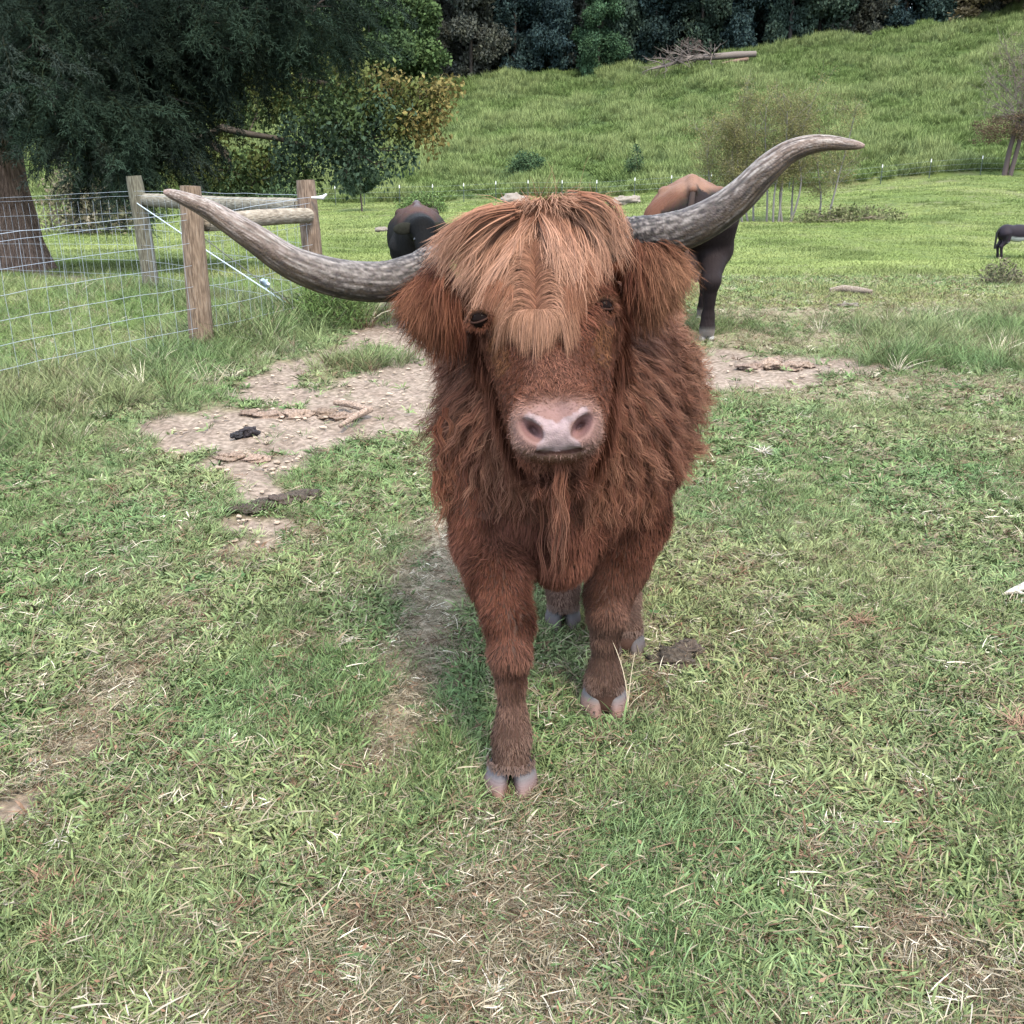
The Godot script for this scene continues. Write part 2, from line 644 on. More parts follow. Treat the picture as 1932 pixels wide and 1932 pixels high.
		var hh := 0.8 + clampf(dull * 1.5, 0.0, 0.8)
		push(mb[k % 3], Basis(Vector3.UP, rng.randf() * TAU).scaled(Vector3(sc, sc * hh * 0.8, sc)), Vector3(x, ground_h(x, -d) - 0.01, -d), c * rv(0.85, 1.1))
	for k in 3:
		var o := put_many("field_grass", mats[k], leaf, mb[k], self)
		tag(o, ["grazed green grass of the middle pasture", "grazed green grass of the middle pasture in paler mats", "grazed green grass of the middle pasture in darker mats"][k], "grass", "", "stuff")

	# clods on the trampled soil
	var clod := Shape.new()
	lump(clod, Vector3.ZERO, Vector3(1, 0.7, 0.9), 8, 6, 0.35, Color.WHITE, 3)
	var cb := PackedFloat32Array()
	for k in 24000:
		var d := 3.2 * pow(11.0 / 3.2, rng.randf())
		var x := rv(-1.0, 1.0) * (0.5 * d + 0.3)
		var bare := lookup(mask, x, d)
		if bare < 0.45 or rng.randf() > 0.3 + n_mid.get_noise_2d(x * 6.0, d * 6.0):
			continue
		var sc := 0.004 + 0.014 * pow(rng.randf(), 3.0)
		push(cb, Basis(rdir(), rng.randf() * 6.0).scaled(Vector3(sc * rv(0.8, 1.6), sc * 0.6, sc)), Vector3(x, ground_h(x, -d) - 0.016 + sc * 0.3 + 0.012 * rng.randf(), -d), Color(0.30, 0.240, 0.185) * rv(0.7, 1.1))
	var o := put_many("clods", clod.mesh(), tint_mat(0.95, 0.2), cb, self)
	tag(o, "crumbled dry clods on the trampled soil", "soil", "", "stuff")


# a rounded lump, uneven by noise
func lump(s: Shape, c: Vector3, r: Vector3, cols: int, rows: int, rough: float, col: Color, sd: int, freq := 22.0) -> void:
	var first := s.v.size()
	for j in rows + 1:
		var la := PI * (float(j) / rows - 0.5)
		for i in cols:
			var lo := TAU * i / cols
			var p := Vector3(cos(la) * cos(lo), sin(la), cos(la) * sin(lo))
			var w := 1.0 + rough * n_fine.get_noise_3d(p.x * freq + sd * 31.0, p.y * freq, p.z * freq - sd * 17.0) * 1.6
			s.v.append(c + p * r * w)
			s.c.append(col)
	for j in rows:
		for i in cols:
			var a := first + j * cols + i
			var b := first + j * cols + (i + 1) % cols
			s.tri(a, b, a + cols)
			s.tri(b, b + cols, a + cols)
	s.smooth_normals()


# ---------------------------------------------------------------- the hillside
func build_hill() -> void:
	var leaf := leaf_mat(0.8, 0.3)
	var weeds := [tuft("weed"), tuft("weed"), tuft("weed")]
	var wb: Array[PackedFloat32Array] = [PackedFloat32Array(), PackedFloat32Array(), PackedFloat32Array()]
	for k in 39000:
		var d := 76.0 + 66.0 * rng.randf()
		var x := rv(-1.15, 1.0) * (0.62 * d + 3.0)
		var g := n_big.get_noise_2d(x * 2.5 + 5.0, d * 2.5)
		var gap := n_big.get_noise_2d(x * 6.0 + 70.0, d * 6.0)
		if gap < -0.18 and rng.randf() < 0.7:
			continue
		var hh := clampf(1.0 + g * 0.9 + gap * 0.8, 0.35, 1.8) * rv(0.75, 1.25)
		if d < 80.0:
			hh *= 0.75
		var c := Color(0.140, 0.200, 0.070).lerp(Color(0.215, 0.262, 0.112), clampf(0.5 + g * 1.4 + rv(-0.3, 0.3), 0.0, 1.0))
		c = c.lerp(Color(0.085, 0.135, 0.062), clampf(-gap * 1.3 + rv(-0.1, 0.2), 0.0, 0.8))
		push(wb[k % 3], Basis(Vector3.UP, rng.randf() * TAU).scaled(Vector3(rv(0.8, 1.2), hh, rv(0.8, 1.2))), Vector3(x, ground_h(x, -d) - 0.05, -d), c * rv(0.82, 1.04))
	for k in 3:
		var o := put_many("hillside_weeds", weeds[k], leaf, wb[k], self)
		tag(o, ["tall soft green weeds covering the hillside", "tall soft green weeds covering the hillside in lighter stands", "tall soft green weeds covering the hillside in taller stands"][k], "weeds", "", "stuff")


# ================================================================ trees
# a ball of loose leaves of radius 1
func leaf_ball(count: int, size: float, shape_: float, droop: float, spread := 1.0) -> ArrayMesh:
	var s := Shape.new()
	for k in count:
		var p := rdir() * pow(rng.randf(), 0.4) * spread
		var d := (rdir() + p * 0.7 + Vector3(0, -droop, 0)).normalized()
		var f := rv(0.7, 1.25)
		var side := d.cross(rdir()).normalized()
		var nn := d.cross(side).normalized()
		if nn.dot(p + Vector3(0, 0.4, 0)) < 0.0:
			nn = -nn
			side = -side
		var nm := (nn + p.normalized() * 0.8 + Vector3(0, 0.3, 0)).normalized()
		var l := size * rv(0.7, 1.3)
		var w := l * shape_
		var i0 := s.v.size()
		for q in [p, p + d * l * 0.45 + side * w * 0.5, p + d * l * 0.45 - side * w * 0.5, p + d * l + nn * l * -0.12]:
			s.v.append(q)
			s.n.append(nm)
			s.c.append(Color(f, f, f))
		s.tri(i0, i0 + 1, i0 + 2)
		s.tri(i0 + 1, i0 + 3, i0 + 2)
	return s.mesh()


# a feathery cedar spray, one metre long, that hangs a little
func cedar_spray() -> ArrayMesh:
	var s := Shape.new()
	var p := Vector3.ZERO
	var d := Vector3(1, 0.1, 0)
	var pts := PackedVector3Array([p])
	var rad := PackedFloat32Array([0.012])
	for k in 7:
		d = (d + Vector3(rv(-0.15, 0.15), -0.11, rv(-0.2, 0.2))).normalized()
		p += d * 0.14
		pts.append(p)
		rad.append(0.012 - k * 0.0014)
		for q in 3:
			var side := (Vector3(rv(-0.1, 0.6), rv(-0.5, 0.35), (1.0 if (q + k) % 2 == 0 else -1.0) * rv(0.5, 1.0)) + d * 0.5).normalized()
			var l := rv(0.16, 0.36)
			for t in 6:
				var u := (t + 0.5) / 6.0
				var root := p + side * l * u + Vector3(0, -0.08 * u * u, 0)
				for e in 2:
					var f := rv(0.7, 1.3)
					blade(s, root, (side * 0.8 + rdir() * 0.8).normalized(), Vector3(0, -0.25, 0), rv(0.06, 0.13), rv(0.012, 0.022), Color(f, f, f) * 0.85, Color(f, f, f), 2)
	tube(s, pts, rad, 3, Color(0.7, 0.55, 0.42))
	return s.mesh()


func limb(s: Shape, a: Vector3, b: Vector3, r0: float, r1: float, sag: float, col: Color, sides := 6, steps := 8) -> PackedVector3Array:
	var pts := PackedVector3Array()
	var rad := PackedFloat32Array()
	var o := Vector3(rv(-1, 1), rv(-0.5, 1), rv(-1, 1)) * a.distance_to(b) * 0.06
	for k in steps + 1:
		var u := float(k) / steps
		pts.append(a.lerp(b, u) + Vector3(0, sag * 4.0 * u * (1.0 - u), 0) + o * sin(u * PI * 2.0) * 0.7 + rdir() * r0 * 0.35 * u * (1.0 - u) * 2.0)
		rad.append(lerpf(r0, r1, pow(u, 0.8)))
	tube(s, pts, rad, sides, col, 0.25)
	return pts


# masses: [px, py, forward distance, radius, count, red, green, blue]; the leaves hang round each centre
func masses_crown(o: Node3D, masses: Array, mesh_: Array, mat: Material, leaf_scale: float, hang: float, trunk_pts: Array, limb_r: float, bark: Color, sag: float, twigs := 4) -> void:
	var bufs: Array[PackedFloat32Array] = []
	for k in mesh_.size():
		bufs.append(PackedFloat32Array())
	var wood := Shape.new()
	for m in masses:
		var c: Vector3 = at(m[0], m[1], m[2]) - o.position
		var best: Vector3 = trunk_pts[0]
		var cost := 1e9
		for tp in trunk_pts:
			var dd: float = tp.distance_to(c) + maxf(0.0, tp.y - c.y) * 0.8
			if dd < cost:
				cost = dd
				best = tp
		var reach := best.distance_to(c)
		var pts := limb(wood, best, c, limb_r * clampf(reach / 5.0, 0.35, 1.0), limb_r * 0.16, sag * reach * 0.1, bark)
		for k in twigs:
			var from: Vector3 = pts[rng.randi_range(4, pts.size() - 1)]
			limb(wood, from, c + rdir() * float(m[3]) * rv(0.5, 1.0) * Vector3(1, 0.75, 1), limb_r * 0.22, limb_r * 0.05, 0.02, bark, 4, 5)
		for k in int(m[4]):
			var off := rdir() * pow(rng.randf(), 0.45)
			var p := c + off * Vector3(1.15, 0.66, 1.15) * float(m[3]) + Vector3(0, -hang * rng.randf() * rng.randf(), 0)
			var col := Color(m[5], m[6], m[7]) * rv(0.7, 1.3)
			var turn := atan2(-off.z, off.x) + rv(-0.7, 0.7)
			var b := Basis(Vector3.UP, turn) * Basis(Vector3(0, 0, 1), rv(-1.0, 0.3)) * Basis(Vector3(1, 0, 0), rv(-0.6, 0.6))
			var sc := leaf_scale * rv(0.7, 1.3)
			push(bufs[k % mesh_.size()], b.scaled(Vector3(sc, sc, sc)), p, col)
	put("limbs", wood.mesh(), tint_mat(0.95, 0.2), o)
	for k in mesh_.size():
		put_many("crown", mesh_[k], mat, bufs[k], o)


var forest_balls := []
var forest_mm := []

func forest_crown(kind: int) -> PackedFloat32Array:
	# lobes of leaf balls on a 1 m wide, 1 m tall frame that is scaled later
	var buf := PackedFloat32Array()
	var lobes := []
	for k in 21 + kind * 2:
		var h := rv(0.03, 0.95)
		var wide := 0.36 * pow(clampf(1.15 - h, 0.0, 1.0), 0.55) * (0.7 + 0.5 * minf(h * 3.0, 1.0))
		var a := rng.randf() * TAU
		lobes.append([Vector3(cos(a) * wide * rv(0.3, 1.0), h, sin(a) * wide * rv(0.3, 1.0)), rv(0.10, 0.19)])
	for l in lobes:
		var f := rv(0.75, 1.3)
		for k in 62:
			var off := rdir()
			off.y = off.y * 0.75 + 0.12
			var p: Vector3 = l[0] + off * l[1] * pow(rng.randf(), 0.28)
			var g := f * rv(0.8, 1.2)
			var sc := rv(0.034, 0.055)
			push(buf, Basis(rdir(), rng.randf() * 6.0).scaled(Vector3(sc, sc * 0.8, sc)), p, Color(g, g, g * rv(0.9, 1.1)))
	return buf


func forest_tree(called: String, label: String, cat: String, group: String, where: Vector3, tall: float, wide: float, kind: int, col: Color, trunk_col := Color(0.04, 0.036, 0.034), bare := 0.0) -> Node3D:
	var o := thing(called, label, cat, where, group)
	o.rotation.y = rng.randf() * TAU
	var s := Shape.new()
	var pts := PackedVector3Array()
	var rad := PackedFloat32Array()
	for k in 6:
		pts.append(Vector3(rv(-0.1, 0.1) * k * 0.4, tall * 0.16 * k - 0.3, rv(-0.1, 0.1) * k * 0.4))
		rad.append(tall * 0.016 * (1.0 - k * 0.13))
	tube(s, pts, rad, 7, trunk_col, 0.2)
	put("trunk", s.mesh(), tint_mat(0.95, 0.2), o)
	var m := leaf_mat(0.8, 0.25)
	m.albedo_color = col.linear_to_srgb()
	var mm := MultiMeshInstance3D.new()
	mm.name = "crown"
	mm.multimesh = forest_mm[kind]
	mm.material_override = m
	mm.scale = Vector3(wide, tall * (1.0 - bare), wide)
	mm.position.y = tall * bare
	mm.set_meta("kind", "stuff")
	o.add_child(mm)
	return o


func build_trees() -> void:
	var balls := [leaf_ball(26, 0.75, 0.6, 0.3), leaf_ball(26, 0.75, 0.6, 0.3)]
	for k in 4:
		var mm := MultiMesh.new()
		mm.transform_format = MultiMesh.TRANSFORM_3D
		mm.use_colors = true
		mm.mesh = balls[k % 2]
		var buf := forest_crown(k)
		mm.instance_count = buf.size() / 16
		mm.buffer = buf
		forest_mm.append(mm)

	# the wood along the top of the hillside
	for row in 4:
		var x := -75.0 if row > 1 else -150.0
		while x < 120.0:
			var d: float = 143.0 + row * 9.0 + rv(-2.0, 2.0)
			var g := rng.randf()
			var col := Color(0.025, 0.042, 0.042).lerp(Color(0.042, 0.064, 0.045), g * g)
			if rng.randf() < 0.12:
				col = Color(0.062, 0.066, 0.052)
			if row > 0:
				col *= 0.75
			var tall: float = rv(14.0, 19.0) + row * 3.0
			forest_tree("forest_tree", "dark broadleaf tree in the wood along the top of the hill", "tree", "trees of the wood above the hillside", Vector3(x, ground_h(x, -d) - 0.4, -d), tall, rv(9.0, 12.5), rng.randi() % 4, col)
			x += rv(4.2, 6.4)
	# trees that stand out from the wood
	var p := at(392, 88, 131.0)
	p.y = ground_h(p.x, p.z) - 0.3
	forest_tree("green_tree", "lighter green broadleaf tree before the dark wood, behind the leafy branches", "tree", "", p, 17.5, 15.0, 1, Color(0.060, 0.095, 0.036))
	p = at(372, 100, 126.0)
	p.y = ground_h(p.x, p.z) - 0.3
	forest_tree("green_tree", "mid green tree half hidden behind the yellowing leafy branches", "tree", "", p, 13.5, 12.0, 2, Color(0.055, 0.088, 0.038))
	p = at(598, 78, 139.5)
	p.y = ground_h(p.x, p.z) - 0.3
	forest_tree("green_tree", "fresh green narrow tree at the edge of the dark wood", "tree", "", p, 11.5, 8.0, 3, Color(0.042, 0.078, 0.040))
	p = at(985, 22, 140.0)
	p.y = ground_h(p.x, p.z) - 0.8
	forest_tree("tan_tree", "tan leaved thinning tree at the top of the hill, upper right", "tree", "", p, 12.0, 15.0, 0, Color(0.27, 0.215, 0.125), Color(0.24, 0.20, 0.16))
	p = at(1040, 10, 136.0)
	p.y = ground_h(p.x, p.z) - 0.8
	forest_tree("tan_tree", "paler tan tree at the very corner above the hill", "tree", "", p, 11.0, 13.0, 2, Color(0.29, 0.23, 0.14), Color(0.24, 0.20, 0.16))
	p = at(361, 190, 66.0)
	p.y = ground_h(p.x, p.z)
	forest_tree("small_tree", "small dark green tree with a thin trunk in the field behind the corner post", "tree", "", p, 4.2, 3.2, 3, Color(0.048, 0.075, 0.040), Color(0.06, 0.05, 0.045), 0.28)

	cedar()
	leafy_tree()
	bare_tree()
	thicket()
	brush()


func cedar() -> void:
	var base := at(14, 264, 17.6)
	base.y = ground_h(base.x, base.z)
	var o := thing("cedar_tree", "big old cedar with a fluted reddish trunk and dark drooping boughs", "tree", base)
	var s := Shape.new()
	# the trunk: several stems grown together
	var bark := Color(0.27, 0.205, 0.17)
	var stems := [
		[Vector3(-0.25, 0, 0.0), Vector3(-0.15, 3.2, 0), 0.62, 0.40, 5], [Vector3(0.36, 0, 0.12), Vector3(0.0, 3.4, 0.05), 0.30, 0.20, 3],
		[Vector3(0.12, 0, 0.32), Vector3(-0.05, 3.0, 0.18), 0.28, 0.2, 3], [Vector3(-0.55, 0, 0.25), Vector3(-0.42, 3.2, 0.1), 0.34, 0.24, 3],
	]
	for t in stems:
		var pts := PackedVector3Array()
		var rad := PackedFloat32Array()
		var a: Vector3 = t[0]
		var b: Vector3 = t[1]
		for k in 19:
			var u := k / 18.0
			pts.append(a.lerp(b, u) + Vector3(0.05 * sin(u * 5.0 + a.x * 9.0), -0.1, 0.04 * cos(u * 4.0)))
			rad.append(lerpf(t[2], t[3], u) * (1.0 + 0.35 * exp(-u * 9.0)))
		tube(s, pts, rad, 22, bark, 0.10, t[4])
	var pts2 := PackedVector3Array([Vector3(-0.15, 2.8, 0), Vector3(-0.1, 5.0, 0), Vector3(0.1, 7.5, 0.1), Vector3(0, 10.0, 0), Vector3(0, 12.0, 0)])
	tube(s, pts2, PackedFloat32Array([0.46, 0.4, 0.3, 0.18, 0.06]), 14, bark, 0.1, 4)
	var bm := tint_mat(0.95, 0.2)
	bm.heightmap_enabled = true
	bm.heightmap_texture = noise_tex(0.02, Color.BLACK, Color.WHITE, 512, 12, 5)
	bm.heightmap_scale = 6.0
	bm.albedo_texture = noise_tex(0.02, Color(0.5, 0.48, 0.47), Color(1.15, 1.1, 1.05), 512, 13, 5)
	bm.uv1_triplanar = true
	bm.uv1_scale = Vector3(3.0, 0.35, 3.0)
	put("trunk", s.mesh(), bm, o)
	var sprays := [cedar_spray(), cedar_spray(), cedar_spray()]
	var dark := [0.014, 0.0225, 0.0155]
	var mid := [0.022, 0.037, 0.024]
	var grey := [0.033, 0.045, 0.036]
	var masses := []
	var spots := [
		[10, 20, 17, 1.3, 0], [40, 52, 16, 1.0, 1], [20, 66, 15.6, 0.8, 2], [62, 40, 17, 1.3, 0], [100, 20, 17, 1.3, 0], [140, 15, 17, 1.3, 0], [180, 20, 17, 1.2, 0], [215, 15, 17, 1.1, 1],
		[250, 18, 17, 1.1, 1], [285, 20, 17.5, 0.95, 1], [312, 14, 17.5, 0.8, 1], [70, 80, 16, 1.0, 1], [100, 60, 16.5, 1.1, 0], [135, 55, 17, 1.15, 0], [170, 55, 17, 1.0, 0],
		[90, 110, 15.8, 0.85, 1], [120, 95, 16.2, 0.9, 0], [150, 95, 16.6, 0.9, 0], [70, 108, 15.5, 0.65, 1], [110, 130, 15.8, 0.65, 1], [140, 128, 16.2, 0.7, 0],
		[160, 112, 16.5, 0.45, 0], [125, 150, 15.8, 0.5, 1], [150, 148, 16.0, 0.45, 2],  [205, 55, 17, 0.55, 0], [240, 45, 17.2, 0.6, 0],
		[84, 134, 15.6, 0.4, 2], [0, 48, 16, 1.0, 1], [-40, 60, 17, 1.6, 0], [-60, 10, 18, 1.8, 0], [-30, 75, 16, 0.9, 1],
		[75, -30, 17.5, 1.8, 0], [160, -40, 17.5, 1.8, 0], [240, -30, 17.5, 1.6, 0], [310, -25, 17.5, 1.2, 0], [0, -40, 18, 2.0, 0], [100, 165, 16, 0.28, 2],
	]
	for m in spots:
		var col: Array = [dark, mid, grey][m[4]]
		masses.append([m[0], m[1], m[2], m[3], int(50.0 * m[3] * m[3] + 22), col[0], col[1], col[2]])
	var trunk_pts := [Vector3(-0.1, 3.0, 0), Vector3(-0.1, 4.2, 0), Vector3(-0.1, 5.4, 0), Vector3(0, 6.6, 0), Vector3(0, 8.0, 0), Vector3(0, 9.5, 0)]
	masses_crown(o, masses, sprays, leaf_mat(0.85, 0.2), 0.60, 0.35, trunk_pts, 0.12, Color(0.075, 0.06, 0.052), 0.6, 5)


func leafy_tree() -> void:
	var base := at(-30, 238, 24.0)
	base.y = ground_h(base.x, base.z)
	var o := thing("leafy_tree", "broadleaf tree behind the cedar, its long low branches turning yellow at the ends", "tree", base)
	var s := Shape.new()
	var bark := Color(0.105, 0.085, 0.07)
	tube(s, PackedVector3Array([Vector3(0, -0.2, 0), Vector3(0.2, 2, 0), Vector3(0.7, 4, 0.1), Vector3(1.5, 6.2, 0.2), Vector3(2.2, 9, 0)]), PackedFloat32Array([0.5, 0.42, 0.36, 0.28, 0.1]), 12, bark, 0.15)
	# the two long crooked branches that show under the leaves
	var b1 := PackedVector3Array()
	for q in [[60, 118, 23.5], [110, 122, 23], [150, 128, 22.5], [185, 137, 22.0], [212, 142, 21.8], [226, 155, 21.6], [233, 172, 21.6], [252, 186, 21.5]]:
		b1.append(at(q[0], q[1], q[2]) - base)
	tube(s, b1, PackedFloat32Array([0.20, 0.17, 0.14, 0.12, 0.105, 0.075, 0.05, 0.02]), 8, bark * 0.7, 0.2)
	var b2 := PackedVector3Array()
	for q in [[200, 140, 21.8], [222, 128, 21.6], [248, 134, 21.4], [275, 138, 21.2], [320, 150, 21.0], [350, 152, 20.8]]:
		b2.append(at(q[0], q[1], q[2]) - base)
	tube(s, b2, PackedFloat32Array([0.09, 0.08, 0.065, 0.05, 0.035, 0.015]), 7, bark * 0.7, 0.2)
	var b3 := PackedVector3Array()
	for q in [[90, 60, 23.5], [150, 60, 23], [205, 38, 22.5], [222, 40, 22.3], [245, 55, 22], [300, 80, 21.6], [360, 88, 21.2], [420, 92, 21]]:
		b3.append(at(q[0], q[1], q[2]) - base)
	tube(s, b3, PackedFloat32Array([0.2, 0.17, 0.13, 0.11, 0.09, 0.06, 0.04, 0.015]), 8, bark * 0.7, 0.2)
	put("trunk", s.mesh(), tint_mat(0.95, 0.2), o)
	var g := [0.056, 0.088, 0.036]
	var b := [0.052, 0.084, 0.054]
	var y := [0.095, 0.112, 0.036]
	var r := [0.150, 0.125, 0.045]
	var masses := []
	for m in [
		[345, 72, 21.5, 0.6, y], [368, 78, 21.2, 0.45, y], [388, 84, 21.0, 0.38, r], [412, 90, 20.9, 0.33, y], [432, 91, 20.8, 0.24, r], [448, 88, 20.8, 0.14, r], [330, 100, 21.4, 0.9, g], [300, 90, 21.8, 0.9, y], [360, 108, 21.0, 0.8, g],
		[386, 112, 20.9, 0.6, b], [408, 108, 20.8, 0.45, y], [275, 80, 22.2, 0.8, y], [260, 110, 22.2, 0.8, g], [235, 85, 22.6, 0.8, y], [205, 92, 22.8, 0.8, y], [180, 105, 23.0, 0.8, g], [225, 122, 22.6, 0.7, y],
		[318, 128, 21.0, 0.62, b], [342, 138, 20.8, 0.5, b], [374, 132, 20.7, 0.45, b], [398, 128, 20.7, 0.3, y], [298, 150, 21.2, 0.5, b], [326, 160, 20.9, 0.38, b], [358, 158, 20.7, 0.35, b], [290, 172, 21.2, 0.3, b],
		[414, 122, 20.6, 0.16, r], [404, 150, 20.6, 0.16, b], [384, 168, 20.6, 0.18, b], [346, 178, 20.7, 0.18, b], [306, 180, 21.0, 0.22, g], [424, 106, 20.7, 0.16, y], [372, 100, 20.8, 0.3, y], [440, 112, 20.6, 0.1, r],
		[205, 158, 22.0, 0.6, y], [190, 172, 22.0, 0.5, y], [222, 170, 21.8, 0.5, y], [250, 168, 21.6, 0.55, g], [270, 160, 21.6, 0.5, y], [250, 182, 21.6, 0.35, g], [215, 184, 21.8, 0.3, g],
		[150, 160, 23.0, 0.5, g], [320, 50, 21.8, 0.7, g], [295, 60, 22.2, 0.8, g], [345, 45, 21.6, 0.35, y], [258, 60, 22.6, 0.8, y], [430, 132, 20.7, 0.22, r], [170, 140, 23.0, 0.55, g],
		[80, 150, 24.0, 0.7, g], [110, 150, 24.0, 0.6, g], [100, 172, 24.0, 0.35, g], [340, 122, 21.0, 0.6, g], [40, 90, 25.0, 1.4, g], [110, 60, 25.0, 1.6, g], [180, 40, 25.0, 1.6, g], [250, 30, 25.0, 1.5, g], [300, 20, 25.0, 1.0, g], [60, 20, 26, 1.6, g], [150, 0, 26, 1.8, g],
	]:
		var col: Array = m[4]
		masses.append([m[0], m[1], m[2], m[3], int(88.0 * m[3] * m[3] + 14), col[0], col[1], col[2]])
	var balls := [leaf_ball(15, 0.42, 0.55, 0.6), leaf_ball(15, 0.42, 0.55, 0.6)]
	var tp := []
	for q in b1: tp.append(q)
	for q in b2: tp.append(q)
	for q in b3: tp.append(q)
	tp.append(Vector3(1.5, 6.2, 0.2))
	tp.append(Vector3(2.2, 8.5, 0.0))
	masses_crown(o, masses, balls, leaf_mat(0.7, 0.4), 0.22, 0.25, tp, 0.05, bark * 0.7, 0.3, 5)


func bare_tree() -> void:
	var base := at(1006, 164, 74.0)
	base.y = ground_h(base.x, base.z)
	var o := thing("bare_tree", "thin greying tree by the far fence with brown lower leaves and bare upper twigs", "tree", base)
	var s := Shape.new()
	var bark := Color(0.075, 0.062, 0.055)
	var grey := Color(0.15, 0.125, 0.11)
	tube(s, PackedVector3Array([Vector3(0, -0.2, 0), Vector3(0.1, 1.8, 0), Vector3(0.35, 3.6, 0)]), PackedFloat32Array([0.2, 0.16, 0.12]), 8, bark, 0.15)
	tube(s, PackedVector3Array([Vector3(0.3, -0.2, 0.2), Vector3(0.55, 1.8, 0.2), Vector3(0.8, 4.2, 0.1), Vector3(1.0, 6.5, 0)]), PackedFloat32Array([0.16, 0.14, 0.12, 0.05]), 8, bark, 0.15)
	put("trunk", s.mesh(), tint_mat(0.95, 0.2), o)
	var tw := Shape.new()
	for k in 60:
		var a := Vector3(rv(-0.2, 1.0), rv(2.6, 6.5), rv(-0.3, 0.3))
		var e := a + Vector3(rv(-2.6, 2.2), rv(0.2, 3.0), rv(-2.0, 2.0))
		var pts := limb(tw, a, e, 0.035, 0.012, 0.1, grey, 4, 5)
		for q in 5:
			limb(tw, pts[rng.randi_range(2, 5)], e + rdir() * rv(0.4, 1.3), 0.014, 0.006, 0.0, grey, 3, 3)
	put("twigs", tw.mesh(), tint_mat(0.95, 0.2), o)
	var buf := PackedFloat32Array()
	for k in 620:
		var p := Vector3(rv(-2.3, 2.3), 0, rv(-1.6, 1.6))
		p.y = 3.3 + rv(-0.7, 0.9) - absf(p.x) * 0.28
		if p.x < 0.0 and rng.randf() < 0.3:
			continue
		var sc := rv(0.14, 0.3)
		push(buf, Basis(rdir(), rng.randf() * 6.0).scaled(Vector3(sc, sc * 0.7, sc)), p, Color(0.095, 0.064, 0.044).lerp(Color(0.13, 0.10, 0.06), rng.randf()))
	for k in 520:
		var p := Vector3(0.4, 6.5, 0) + rdir() * pow(rng.randf(), 0.5) * Vector3(2.9, 3.2, 2.0)
		var sc := rv(0.10, 0.2)
		push(buf, Basis(rdir(), rng.randf() * 6.0).scaled(Vector3(sc, sc, sc)), p, Color(0.15, 0.135, 0.085) * rv(0.8, 1.2))
	put_many("crown", leaf_ball(14, 0.6, 0.5, 0.2), leaf_mat(0.85, 0.3), buf, o)


func thicket() -> void:
	var base := at(782, 217, 44.0)
	base.y = ground_h(base.x, base.z)
	var o := thing("thicket", "sparse thicket of thin grey stems with olive yellow leaves in the pasture", "bush", base)
	var tw := Shape.new()
	var buf := PackedFloat32Array()
	var px := 0.0447
	var stems := [[-68, 0.75], [-52, 0.9], [-45, 0.8], [-30, 1.0], [-24, 0.95], [-14, 1.05], [-10, 1.0], [-3, 1.08], [2, 1.0], [7, 1.05], [14, 0.9], [37, 0.85], [40, 0.95], [-38, 0.85]]
	for t in stems:
		var s := Shape.new()
		var x: float = t[0] * px
		var h: float = t[1] * 4.7
		var a := Vector3(x, -0.15 + absf(x) * 0.03, rv(-0.8, 0.8))
		var e := Vector3(x * 1.12 + rv(-0.5, 0.5), h * 0.93, a.z + rv(-0.6, 0.6))
		var pts := limb(s, a, e, 0.05, 0.014, 0.05, Color(0.17, 0.16, 0.15), 5, 9)
		put("stem", s.mesh(), tint_mat(0.95, 0.2), o)
		for k in 15:
			var from: Vector3 = pts[rng.randi_range(3, 9)]
			var to := from + Vector3(rv(-1.0, 1.0), rv(0.25, 1.25), rv(-0.9, 0.9))
			var sub := limb(tw, from, to, 0.014, 0.006, 0.05, Color(0.16, 0.145, 0.12), 3, 4)
			for q in 4:
				limb(tw, sub[rng.randi_range(1, 4)], to + rdir() * 0.5, 0.007, 0.004, 0.0, Color(0.17, 0.15, 0.12), 3, 3)
			for q in 34:
				var p: Vector3 = sub[rng.randi_range(1, 4)] + rdir() * rv(0.05, 0.6)
				var sc := rv(0.13, 0.25)
				push(buf, Basis(rdir(), rng.randf() * 6.0).scaled(Vector3(sc, sc, sc)), p, Color(0.205, 0.180, 0.080).lerp(Color(0.145, 0.155, 0.065), rng.randf()) * rv(0.7, 1.2))
	put("twigs", tw.mesh(), tint_mat(0.95, 0.2), o)
	put_many("foliage", leaf_ball(9, 0.36, 0.4, 0.2), leaf_mat(0.8, 0.4), buf, o)


func bush_at(called: String, label: String, px: float, py: float, d: float, r: Vector3, count: int, c0: Color, c1: Color, ball: ArrayMesh, sc0: float) -> void:
	var base := at(px, py, d)
	base.y = ground_h(base.x, base.z)
	var o := thing(called, label, "bush", base)
	var tw := Shape.new()
	var buf := PackedFloat32Array()
	for k in 16:
		var e := rdir() * r
		e.y = absf(e.y) * 1.2 + r.y * 0.4
		limb(tw, Vector3(rv(-0.1, 0.1) * r.x, -0.05, rv(-0.1, 0.1) * r.z), e, 0.012 * r.x + 0.004, 0.004, 0.05, Color(0.16, 0.13, 0.10), 4, 5)
	for k in count:
		var off := rdir() * pow(rng.randf(), 0.4)
		off.y = absf(off.y) * 1.5
		if n_fine.get_noise_3d(off.x * 30.0 + px, off.y * 30.0, off.z * 30.0) < -0.2:
			continue
		var sc := sc0 * rv(0.6, 1.3)
		push(buf, Basis(rdir(), rng.randf() * 6.0).scaled(Vector3(sc, sc, sc)), off * r + Vector3(0, r.y * 0.1, 0), c0.lerp(c1, rng.randf()) * rv(0.8, 1.2))
	put("stems", tw.mesh(), tint_mat(0.95, 0.2), o)
	put_many("foliage", ball, leaf_mat(0.8, 0.35), buf, o)


